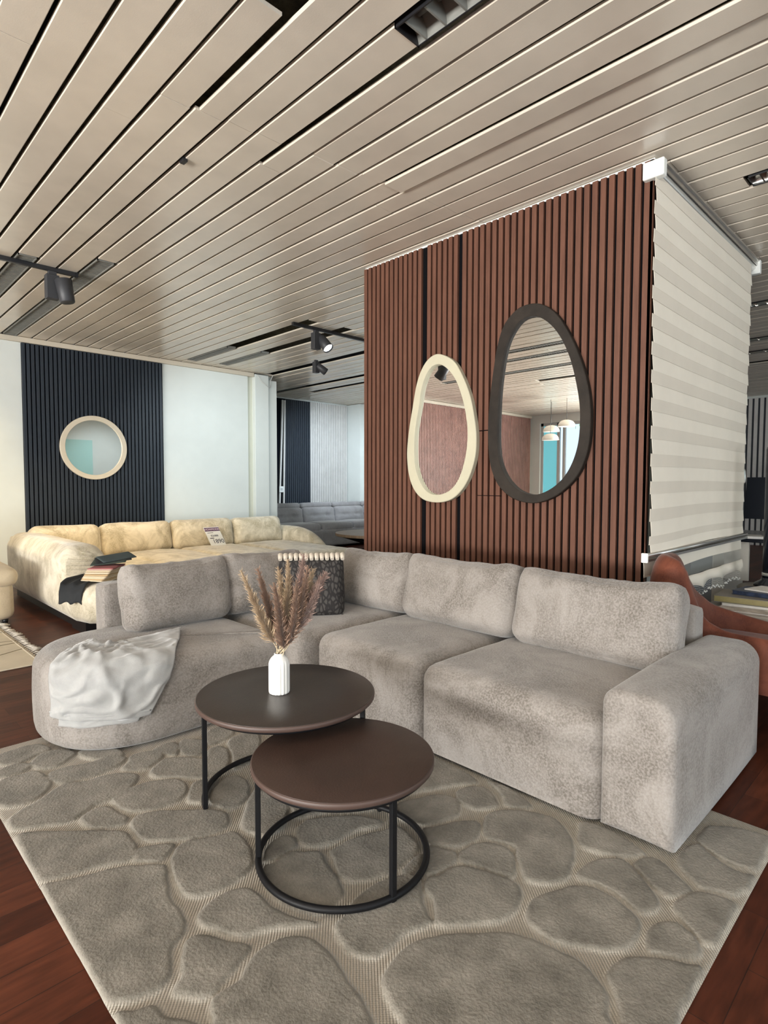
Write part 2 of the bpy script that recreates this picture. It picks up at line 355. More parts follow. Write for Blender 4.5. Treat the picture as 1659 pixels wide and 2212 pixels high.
# openings keyed by plank index (k: plank between px(k) and px(k+1))
OPEN = {6: [(4.80, 8.0), (-1.2, 1.60)], 3: [(5.10, 6.60), (-1.6, 1.86)], 20: [(5.00, 7.80)], 23: [(4.96, 7.75)],
        29: [(5.6, 7.98)], 36: [(6.4, 9.75)], 39: [(7.0, 8.9)], 20.5: [], 37: [(.9, 1.6), (.3, .8)], 47: [(.6, 2.2)], 52: [(.4, 2.6)], 57: [(.3, 2.8)],
        -6: [(3.4, 6.0)], -9: [(2.8, 5.6)], -14: [(3.0, 6.5)], -20: [(2.0, 5.2)], -4: [(6.3, 7.9)]}
OPEN[20] = [(5.0, 7.80), (.10, .97)]
pl = MB(); RS2 = np.random.RandomState(3)
for k in range(-48, 82):
    x0, x1 = px(k) + .010, px(k + 1) - .009
    if x1 > 13.3 or x0 < -6.8: continue
    ymax = 8.0 if x1 < 5.43 else 9.8
    cuts = sorted(OPEN.get(k, []))
    segs = []; y = -4.0
    for a, b_ in cuts: segs.append((y, a)); y = b_
    segs.append((y, ymax))
    if 2 <= k <= 16 or k in (-1, -2): joint = 2.66 + (.25 if k % 5 == 2 else 0) - .02 * k
    else: joint = [3.9, 1.2, 5.3, 6.4][k % 4]
    for a, b_ in segs:
        pieces = [(a, b_)]
        if a < joint - .2 and b_ > joint + .2: pieces = [(a, joint - .0015), (joint + .0015, b_)]
        for (p, q) in pieces:
            dz = RS2.uniform(-.0022, .0022); dx = RS2.uniform(-.0018, .0018); zz = H + dz
            xa, xb = x0 + dx, x1 + dx
            if k == 3 and p < 1: xa += .0
            if k == 4 and q < 3: xa += .018
            if k == 7 and q < 3: xa += .014
            if k == 11 and q < 3: zz -= .008
            # tray section with turned-up lips, slightly rounded lower edges
            pl.add([(xa, p, zz + .016), (xa, p, zz + .003), (xa + .003, p, zz), (xb - .003, p, zz), (xb, p, zz + .003), (xb, p, zz + .016),
                    (xa, q, zz + .016), (xa, q, zz + .003), (xa + .003, q, zz), (xb - .003, q, zz), (xb, q, zz + .003), (xb, q, zz + .016)],
                   [(0, 6, 7, 1), (1, 7, 8, 2), (2, 8, 9, 3), (3, 9, 10, 4), (4, 10, 11, 5), (0, 1, 2, 3, 4, 5), (11, 10, 9, 8, 7, 6), (5, 11, 6, 0)])
obj('ceiling', pl, M['plank'], kind='structure', base=(0, 0, H))
# --- walls
fw = MB().box(-6.9, 1.82, 8.0, 8.2, 0, 3.25).box(1.82, 3.53, 8.0, 8.2, 0, 3.25).box(3.53, 4.90, 8.0, 8.2, 0, 3.25)
fw.box(4.90, 5.42, 8.14, 8.2, 0, 3.25)
struct('wall_far', fw, M['wallw'])
struct('trim_1', MB().box(4.90, 5.00, 8.03, 8.14, 0, 2.92), M['wallg'])
struct('trim_2', MB().box(5.00, 5.25, 7.95, 8.139, 0, 2.91), M['wallw'], bevel=.004)
struct('trim_3', MB().box(5.25, 5.43, 7.99, 8.139, 0, 2.85), M['wallw'], bevel=.004)
struct('trim_4', MB().box(-6.8, 4.99, 7.955, 8.0, 2.865, 2.925), M['trimb'], bevel=.004)
struct('wall_back', MB().box(5.36, 8.9, 9.8, 10.0, 0, 3.25).box(5.36, 5.43, 8.2, 9.8, 0, 3.25), M['wallw'])
struct('wall_corner', MB().box(8.62, 8.8, 5.0, 9.8, 0, 3.25).box(8.50, 8.62, 9.35, 9.8, 0, 2.92), M['wallw'])
struct('wall_side', MB().box(8.8, 13.4, 5.0, 5.2, 0, 3.25), M['wallw'])
struct('wall_right', MB().box(13.25, 13.4, -4.0, 5.0, 0, 3.25), M['wallw'])
# left wall with the long window and the corner window seen in the mirrors
lw = MB().box(-6.9, -6.75, -4.0, 8.0, 0, .45).box(-6.9, -6.75, -4.0, 8.0, 2.72, 3.25)
for a, b_ in ((-4, -3.3), (5.25, 6.05), (7.72, 8.0)): lw.box(-6.9, -6.75, a, b_, .45, 2.72)
struct('wall_left', lw, M['wallw'])
rw = MB().box(-6.9, 13.4, -4.1, -4.0, 0, .45).box(-6.9, 13.4, -4.1, -4.0, 2.72, 3.25)
for a, b_ in ((-6.9, -3.8), (4.8, 5.35), (6.55, 13.4)): rw.box(a, b_, -4.1, -4.0, .45, 2.72)
struct('wall_rear', rw, M['wallw'])
def window(name, boxes_frame, pane):
    w = MB()
    for b_ in boxes_frame: w.box(*b_)
    o = struct(name, w, M['winframe'])
    q = MB().box(*pane[0]); obj('window_pane', q, pane[1], o); return o
fr = [(-6.86, -6.80, y, y + .07, .45, 2.72) for y in (6.05, 6.42, 7.05, 7.20, 7.65)]
w1 = window('window_1', fr + [(-6.86, -6.80, 6.05, 7.72, .45, .52), (-6.86, -6.80, 6.05, 7.72, 2.65, 2.72)], ((-6.835, -6.825, 6.12, 7.05, .52, 2.65), M['glass']))
obj('window_film', MB().box(-6.835, -6.825, 7.27, 7.65, .52, 2.65), M['teal'], w1)
window('window_2', [(-6.86, -6.80, y, y + .07, .45, 2.72) for y in (-3.3, -1.2, .9, 3.0, 5.18)] + [(-6.86, -6.80, -3.3, 5.25, .45, .52), (-6.86, -6.80, -3.3, 5.25, 2.65, 2.72)], ((-6.835, -6.825, -3.25, 5.2, .52, 2.65), M['glass']))
window('window_3', [(x, x + .07, -4.06, -4.0, .45, 2.72) for x in (-3.8, -1.7, .4, 2.5, 4.73)] + [(-3.8, 4.8, -4.06, -4.0, .45, .52), (-3.8, 4.8, -4.06, -4.0, 2.65, 2.72)], ((-3.75, 4.75, -4.035, -4.025, .52, 2.65), M['glass']))
window('window_4', [(x, x + .06, -4.06, -4.0, .45, 2.72) for x in (5.35, 6.49)] + [(5.35, 6.55, -4.06, -4.0, .45, .52), (5.35, 6.55, -4.06, -4.0, 2.65, 2.72)], ((5.4, 6.5, -4.035, -4.025, .52, 2.65), M['teal']))
# ground and hedge outside the corner window
struct('ground', MB().box(-20, -6.95, -4, 14, -.12, -.02), M['ground'])
hb = MB()
for i in range(1500):
    y = RS.uniform(3.2, 8.0); z = RS.uniform(.6, 3.4); x = -9.6 + RS.uniform(-.5, .5); a = RS.uniform(0, 6.3, 3); s_ = RS.uniform(.05, .11)
    u = V3((math.cos(a[0]), math.sin(a[0]) * math.cos(a[1]), math.sin(a[1]))); w = np.cross(u, (math.sin(a[2]), .3, math.cos(a[2]))); w /= np.linalg.norm(w) + 1e-9
    c = V3((x, y, z)); hb.add([c - u * s_, c + w * s_ * .45, c + u * s_, c - w * s_ * .45], [(0, 1, 2, 3)])
hd = thing('garden_hedge', 'leafy green hedge outside the corner window, seen only in the big mirror', 'hedge', (-9.6, 5.6, -.02))
obj('foliage', hb, M['leaf'], hd, kind='stuff')
tr = MB()
for y in np.linspace(3.4, 7.8, 9): tr.tube([(-9.6, y, -.02), (-9.6 + .05, y + .05, 1.2), (-9.6, y - .04, 2.4)], [.03, .022, .012], 6)
obj('stem', tr, M['oak'], hd)

# --- partition block behind the corner sofa
pb = MB().box(3.262, 5.05, 1.60, 3.49, 0, 3.2).box(3.262, 4.10, 1.33, 1.60, 0, 3.2).box(4.10, 5.05, 1.33, 1.60, .95, 3.2)
struct('wall_partition', pb, M['wallw'])
struct('trim_5', MB().box(4.30, 4.78, 1.34, 1.38, 0, .95), M['wallshade'])  # shadowed stretch of the wall behind the blind, shade put into the grey
struct('trim_6', MB().box(4.78, 5.05, 1.335, 1.42, 0, .95), M['beigebox'])  # lit stretch of the same wall, light put into the beige
struct('trim_7', MB().box(3.236, 3.262, 1.24, 3.495, 2.917, 2.928), M['plastic'])
struct('door_1', MB().box(3.28, 4.02, 3.491, 3.52, 0, 2.05), M['tealdoor'])

# ================================================================ SLATTED WALL PANELS
def wall_slats(label, edges, sw, z0, z1, axis, plane, depth, mslat, mback, backrange, cuts=None, last_wide=False):
    """vertical slats; axis 'Y': slats spread along Y on plane X; axis 'X': spread along X on plane Y (front towards -)"""
    a0, a1 = backrange
    loc = (plane + depth, (a0 + a1) / 2, z0) if axis == 'Y' else ((a0 + a1) / 2, plane + depth, z0)
    t = thing('slatted_cladding', label, 'wall panel', loc)
    bk = MB(); sl = MB()
    if axis == 'Y': bk.box(plane + depth * .55, plane + depth, min(a0, a1), max(a0, a1), z0, z1)
    else: bk.box(min(a0, a1), max(a0, a1), plane + depth * .55, plane + depth, z0, z1)
    obj('backing', bk, mback, t)
    for i, e in enumerate(edges):
        for (za, zb) in (cuts(i) if cuts else [(z0, z1)]):
            if axis == 'Y': sl.box(plane, plane + depth * .55, e - sw - (.014 if last_wide and i == len(edges) - 1 else 0), e, za, zb)
            else: sl.box(e, e + sw, plane, plane + depth * .55, za, zb)
    if last_wide: sl.box(plane, plane + depth, edges[-1] - sw - .0155, edges[-1] - sw + .004, z0, z1)
    obj('slats', sl, mslat, t, bevel=.0012)
    return t
P_ = .0487; zt = 2.917
wall_slats('walnut brown slatted wall panel at the left end of the partition, thirteen slats wide', [3.496 - P_ * i for i in range(13)], .0325, 0, zt - .0, 'Y', 3.222, .038, M['brown'], M['black'], (2.846, 3.497))
wall_slats('narrow walnut brown slatted wall strip of six slats behind the cream mirror', [2.822 - P_ * i for i in range(6)], .0325, 0, zt, 'Y', 3.222, .038, M['brown'], M['black'], (2.520, 2.842))
def ccut(i):
    if i in (3, 4, 5, 6): return [(0, 1.118), (1.122, 1.553), (1.559, zt)]
    return [(0, zt)]
wall_slats('wide walnut brown slatted wall panel behind the dark mirror, reaching the blind', [2.504 - P_ * i for i in range(26)], .0325, 0, zt, 'Y', 3.222, .038, M['brown'], M['black'], (1.238, 2.516), ccut, True)
wall_slats('dark navy slatted wall panel with the round mirror, behind the beige sofa', [1.822 + P_ * i for i in range(35)], .034, 0, 2.86, 'X', 7.962, .036, M['navy'], M['navyback'], (1.820, 3.530))
wall_slats('dark blue slatted wall panel in the far room left of the white slats', [6.84 + P_ * i for i in range(13)], .034, 0, 2.90, 'X', 9.762, .036, M['navy'], M['navyback'], (6.83, 7.47))
wall_slats('white slatted wall panel in the far room beside the dark blue panel', [7.475 + P_ * i for i in range(21)], .033, 0, 2.90, 'X', 9.762, .036, M['whiteslat'], M['greyfelt'], (7.471, 8.49))
wall_slats('white slatted wall panel at the end of the room right of the blind', [5.0 - .098 * i for i in range(60)], .062, 0, 2.88, 'Y', 13.20, .04, M['whiteslat'], M['greyfelt'], (-.9, 5.0))
wall_slats('long reddish brown slatted wall panel seen in the two egg shaped mirrors', [-6.70 + P_ * i for i in range(114)], .031, 0, 2.86, 'X', 7.962, .036, M['brownlit'], M['black'], (-6.72, -1.15))
# loose white slats leaning in the gap
for i, (xa, xb, lab) in enumerate(((6.32, 6.32, 'white slat strip standing in the far gap, nearest the pillar'), (6.47, 6.46, 'white slat strip standing second from the pillar in the far gap'),
                              (6.62, 6.74, 'white slat strip leaning towards the dark blue panel'), (6.74, 6.79, 'white slat strip standing against the dark blue panel'))):
    m_ = MB(); d = .017
    m_.add([(xa - d, 9.70, 0), (xa + d, 9.70, 0), (xa + d, 9.73, 0), (xa - d, 9.73, 0), (xb - d, 9.70, 2.86), (xb + d, 9.70, 2.86), (xb + d, 9.73, 2.86), (xb - d, 9.73, 2.86)],
           [(3, 2, 1, 0), (4, 5, 6, 7), (0, 1, 5, 4), (1, 2, 6, 5), (2, 3, 7, 6), (3, 0, 4, 7)])
    tag(obj('slat_strip', m_, M['whiteslat']), lab, 'slat', 'loose white slats in the far gap')
struct('trim_9', MB().box(6.2, 6.83, 9.76, 9.79, 0, 2.9), M['navyback'])
sk = thing('wall_socket', 'white double wall socket between the leaning white slats', 'socket', (6.68, 9.69, 1.02))
obj('plate', MB().box(6.63, 6.73, 9.68, 9.695, 1.02, 1.14), M['plastic'], sk, bevel=.004)
obj('outlet', MB().box(6.655, 6.705, 9.675, 9.68, 1.055, 1.105), M['winframe'], sk)

# ================================================================ MIRRORS
def smooth_closed(P, n=6):
    P = [V3(p) for p in P]; N = len(P); out = []
    for i in range(N):
        a, b_, c, d = P[i - 1], P[i], P[(i + 1) % N], P[(i + 2) % N]
        for j in range(n):
            t = j / n; out.append(.5 * ((2 * b_) + (-a + c) * t + (2 * a - 5 * b_ + 4 * c - d) * t * t + (-a + 3 * b_ - 3 * c + d) * t ** 3))
    return out
def resamp(P, n):
    c = sum(P) / len(P); ang = [math.atan2(p[1] - c[1], p[0] - c[0]) for p in P]; rad = [np.linalg.norm(p - c) for p in P]
    o = np.argsort(ang); A = np.array(ang)[o]; Rr = np.array(rad)[o]
    t = np.linspace(-math.pi, math.pi, n, endpoint=False); rr = np.interp(t, np.r_[A - 2 * math.pi, A, A + 2 * math.pi], np.r_[Rr, Rr, Rr])
    return c, t, rr
def wall_mirror(name, label, outer, inner, to3, out_, back, m):
    """outer/inner outlines on the wall plane; to3(p, t) with t the distance from the wall"""
    n = 128; O = smooth_closed(outer); I = smooth_closed(inner); ci, t, ri = resamp(I, n)
    A = np.array([[p[0] - ci[0], p[1] - ci[1]] for p in O]); ang = np.arctan2(A[:, 1], A[:, 0]); rad = np.hypot(A[:, 0], A[:, 1]); o_ = np.argsort(ang)
    ro = np.interp(t, np.r_[ang[o_] - 2 * math.pi, ang[o_], ang[o_] + 2 * math.pi], np.r_[rad[o_]] .tolist() * 3)
    loc = to3((ci[0], min(p[1] for p in O)), 0); T = thing(name, label, 'mirror', tuple(map(float, loc)))
    rings = []
    for (f, e, w) in ((0, 0, back), (0, 0, out_ - .004), (0, -.004, out_), (1, .003, out_), (1, 0, out_ - .003), (1, 0, back)):
        row = []
        for k in range(n):
            r = (ro[k] if f == 0 else ri[k]) + e; row.append(to3((ci[0] + r * math.cos(t[k]), ci[1] + r * math.sin(t[k])), w))
        rings.append(row)
    mb = MB(); G = [[rings[j][k] for j in range(len(rings))] for k in range(n)]
    mb.grid(G, False, closeu=True); obj('frame', mb, m, T)
    gl = MB(); gl.add([to3((ci[0] + (ri[k] + .002) * math.cos(t[k]), ci[1] + (ri[k] + .002) * math.sin(t[k])), back + .012) for k in range(n)], [tuple(range(n))])
    me = gl; obj('mirror_glass', gl, M['mirror'], T)
    return T
SO = [(2.673, 2.115), (2.55, 2.053), (2.471, 1.945), (2.405, 1.805), (2.369, 1.671), (2.346, 1.519), (2.357, 1.368), (2.418, 1.217), (2.514, 1.113), (2.636, 1.068), (2.792, 1.075), (2.896, 1.139), (2.958, 1.251), (2.982, 1.409), (2.967, 1.576), (2.93, 1.752), (2.886, 1.934), (2.828, 2.046), (2.757, 2.105)]
SI = [(2.686, 2.045), (2.603, 2.004), (2.522, 1.91), (2.462, 1.771), (2.429, 1.636), (2.419, 1.513), (2.439, 1.371), (2.489, 1.238), (2.568, 1.154), (2.678, 1.12), (2.778, 1.141), (2.852, 1.217), (2.898, 1.329), (2.909, 1.462), (2.899, 1.605), (2.863, 1.767), (2.834, 1.906), (2.77, 2.016)]
BO = [(1.91, 2.303), (1.828, 2.263), (1.757, 2.195), (1.688, 2.086), (1.629, 1.963), (1.581, 1.828), (1.553, 1.696), (1.544, 1.559), (1.554, 1.414), (1.597, 1.285), (1.662, 1.198), (1.757, 1.125), (1.879, 1.082), (1.997, 1.088), (2.097, 1.129), (2.179, 1.207), (2.228, 1.315), (2.248, 1.444), (2.252, 1.583), (2.24, 1.758), (2.213, 1.95), (2.186, 2.09), (2.147, 2.198), (2.092, 2.262), (2.015, 2.303)]
BI = [(1.929, 2.23), (1.857, 2.197), (1.785, 2.13), (1.725, 2.04), (1.675, 1.927), (1.64, 1.801), (1.616, 1.677), (1.609, 1.564), (1.619, 1.434), (1.654, 1.322), (1.71, 1.234), (1.788, 1.17), (1.88, 1.134), (1.965, 1.141), (2.042, 1.178), (2.116, 1.255), (2.164, 1.363), (2.177, 1.5), (2.176, 1.655), (2.17, 1.79), (2.154, 1.922), (2.128, 2.052), (2.084, 2.148), (2.014, 2.219)]
on_brown = lambda p, w: V3((3.2215 - w, p[0], p[1]))
wall_mirror('organic_mirror', 'small egg shaped wall mirror with a cream frame on the brown slats', SO, SI, on_brown, .038, .0, M['cream'])
wall_mirror('organic_mirror', 'large egg shaped wall mirror with a dark brown frame on the brown slats', BO, BI, on_brown, .038, .0, M['darkfr'])
ci_ = [(math.cos(a), math.sin(a)) for a in np.linspace(0, 2 * math.pi, 24, endpoint=False)]
wall_mirror('round_mirror', 'round wall mirror with an ivory frame on the dark navy slatted panel', [(2.605 + .405 * a, 1.652 + .408 * b_) for a, b_ in ci_], [(2.605 + .345 * a, 1.652 + .35 * b_) for a, b_ in ci_],
            lambda p, w: V3((p[0], 7.961 - w, p[1])), .03, 0, M['ivory'])

# ================================================================ CEILING FITTINGS
def grille(label, x0, x1, y0, y1, pitch=.035):
    t = thing('ceiling_grille', label, 'ceiling grille', ((x0 + x1) / 2, (y0 + y1) / 2, H - .004))
    f = MB()
    for a in ((x0, x0 + .008, y0, y1), (x1 - .008, x1, y0, y1), (x0, x1, y0, y0 + .008), (x0, x1, y1 - .008, y1)): f.box(*a, H - .004, H + .02)
    obj('frame', f, M['grille'], t)
    s_ = MB(); s_.box(x0 + .008, x1 - .008, y0 + .008, y1 - .008, H + .012, H + .018); y = y0 + .02
    while y < y1 - .02: s_.box(x0 + .008, x1 - .008, y, y + pitch * .45, H + .002, H + .012); y += pitch
    obj('ribs', s_, M['grille'], t); return t
g6 = (px(6) + .012, px(7) - .012); g3 = (px(3) + .012, px(4) - .012)
grille('short grey ribbed ceiling grille beside the end of the left light track', *g6, 4.82, 6.05)
grille('long grey ribbed ceiling grille reaching the wall above the navy panel', *g6, 6.08, 7.95)
grille('grey ribbed ceiling grille crossed by the left light track', *g3, 5.12, 6.58)
grille('grey ribbed ceiling grille next to the far wall in the first dark slot', px(20) + .012, px(21) - .012, 6.7, 7.78)
grille('grey ribbed ceiling grille next to the far wall in the second dark slot', px(23) + .012, px(24) - .012, 6.65, 7.73)
for k, lab in ((-6, 'grey ceiling grille seen in the small mirror'), (-9, 'grey ceiling grille seen near the top of the big mirror'), (-14, 'grey ceiling grille seen lower in the big mirror')):
    a, b_ = OPEN[k][0]; grille(lab, px(k) + .012, px(k + 1) - .012, a + .05, b_ - .05)
def louvre(label, x0, x1, y0, y1, n, mref, lo=0):
    t = thing('louvre_light', label, 'ceiling light', ((x0 + x1) / 2, (y0 + y1) / 2, H - .006))
    f = MB()
    for a in ((x0, x0 + .006, y0, y1), (x1 - .006, x1, y0, y1), (x0, x1, y0, y0 + .006), (x0, x1, y1 - .006, y1)): f.box(*a, H - .006, H + .07)
    f.box(x0, x1, y0, y1, H + .07, H + .075); obj('housing', f, M['frameblk'], t)
    s_ = MB(); xm = (x0 + x1) / 2
    for i in range(n):
        y = y0 + (i + .5) * (y1 - y0) / n
        s_.add([(x0 + .006, y - .004, H - .003), (x1 - .006, y - .004, H - .003), (x1 - .006, y + .004, H - .003), (x0 + .006, y + .004, H - .003),
                (x0 + .006, y - .012, H + .05), (x1 - .006, y - .012, H + .05), (x1 - .006, y + .012, H + .05), (x0 + .006, y + .012, H + .05)],
               [(3, 2, 1, 0), (0, 1, 5, 4), (1, 2, 6, 5), (2, 3, 7, 6), (3, 0, 4, 7), (4, 5, 6, 7)])
    for sx in (1, -1):
        pr = []
        for j in range(7):
            a = j / 6; xx = xm + sx * ((x1 - x0) / 2 - .006 - .045 * a ** 2 * 1.0); pr.append((xx, H - .003 + .06 * a))
        s_.grid([[(p[0], y, p[1]) for p in pr] for y in (y0 + .006, y1 - .006)], True)
    obj('louvre', s_, mref, t)
    obj('tube', MB().tube([(xm, y0 + .01, H + .055), (xm, y1 - .01, H + .055)], .013, 10), M['tube'], t)
    return t
louvre('unlit grey louvred strip light set between the planks at the top of the photo', px(6) + .010, px(7) - .010, .25, 1.60, 14, M['grille'])
louvre('mirror louvred strip light in the ceiling behind the top of the blind', px(20) + .010, px(21) - .010, .12, .95, 7, M['reflector'])
louvre('mirror louvred strip light second from the blind at the right edge', px(37) + .01, px(38) - .01, .92, 1.58, 7, M['reflector'])
louvre('mirror louvred strip light beyond the second one at the right edge', px(37) + .01, px(38) - .01, .32, .78, 5, M['reflector'])
for k, lab in ((47, 'mirror louvred strip light far along the right hand ceiling, third row'), (52, 'mirror louvred strip light far along the right hand ceiling, fourth row')):
    a, b_ = OPEN[k][0]; louvre(lab, px(k) + .01, px(k + 1) - .01, a + .02, b_ - .02, 12, M['reflector'])
# light tracks
def track(label, x0, x1, y):
    t = thing('light_track', label, 'light track', ((x0 + x1) / 2, y, H - .035))
    obj('rail', MB().box(x0, x1, y - .017, y + .017, H - .035, H - .003), M['frameblk'], t, bevel=.003)
    obj('end_cap', MB().box(x1, x1 + .02, y - .018, y + .018, H - .037, H - .002), M['frameblk'], t); return t
track('black light track on the ceiling at the left edge of the photo', -1.2, 1.60, 5.25)
track('black light track on the ceiling running behind the brown slatted wall', 3.72, 8.2, 5.17)
def track_spot(label, x, y, aim, lit=False, s=1.0):
    t = thing('track_spotlight', label, 'spotlight', (x, y, H - .25 * s))
    z1 = H - .035
    obj('adapter', MB().box(x - .03 * s, x + .03 * s, y - .018, y + .018, z1 - .03 * s, z1), M['spotblk'], t, bevel=.003)
    obj('driver_box', MB().box(x - .050 * s, x + .045 * s, y - .035, y + .035, z1 - .22 * s, z1 - .03 * s), M['spotblk'], t, bevel=.005)
    d = Vector(aim).normalized(); q = d.to_track_quat('Z', 'Y').to_matrix()
    off = Vector(((.72) * .105, -.62 * .105, 0)) * s
    c = Vector((x, y, z1 - .15 * s)) + off
    hd = MB(); prof = [(.0, -.095), (.050, -.095), (.056, -.088), (.064, .085), (.060, .088), (.056, .06), (.0, .06)]
    hd.lathe([(r * s, z * s) for r, z in prof], n=32); hd.v = [tuple(c + q @ Vector(v)) for v in hd.v]
    ho = obj('lamp_head', hd, M['spotblk'], t)
    lf = MB(); lf.lathe([(0, .062 * s), (.055 * s, .062 * s), (.055 * s, .070 * s), (0, .074 * s)], n=32); lf.v = [tuple(c + q @ Vector(v)) for v in lf.v]
    obj('lamp_face', lf, M['lampon'] if lit else M['blackgloss'], t)
    obj('bracket', MB().tube([Vector((x, y, z1 - .15 * s)), c], .012 * s, 8), M['spotblk'], t)
    return t
track_spot('unlit charcoal track spotlight under the left light track', 1.43, 5.25, (-.12, .05, .8), False, 1.0)
track_spot('lit charcoal track spotlight shining towards the sofas', 4.04, 5.17, (.12, -.62, -.72), True, .95)
t = track_spot('small unlit spotlight hanging in the ceiling slot left of the brown wall', 5.0, 6.4, (.6, -.5, -.6), False, .8)
t = track_spot('charcoal track spotlight mirrored at the top of the cream mirror', .10, 5.25, (.1, .5, -.6), False, 1.1)
# small ceiling clips
for x, y, lab in ((1.148 + .012, 1.70, 'small black clip in the plank gap at the top of the photo'), (px(5) + .01, 3.03, 'small black clip in the plank gap left of the middle'),
                  (px(17), 2.05, 'small black clip above the brown slatted wall')):
    tag(obj('ceiling_clip', MB().box(x - .012, x + .014, y - .022, y + .022, H - .014, H + .01), M['frameblk'], bevel=.002), lab, 'clip')
# loose wire at the pillar top
tag(obj('loose_cable', MB().tube([(5.02, 7.93, 2.90), (5.12, 7.935, 2.80), (5.24, 7.935, 2.73), (5.29, 7.96, 2.74), (5.31, 7.97, 2.86), (5.30, 7.9, 2.925)], .004, 6), M['cable']), 'thin loose cable sagging at the top of the white pillar', 'cable')
# insulation and beams visible in the wide gaps
struct('trim_10', MB().box(.9, 5.6, -3.9, 7.9, 3.14, 3.2), M['insul'])
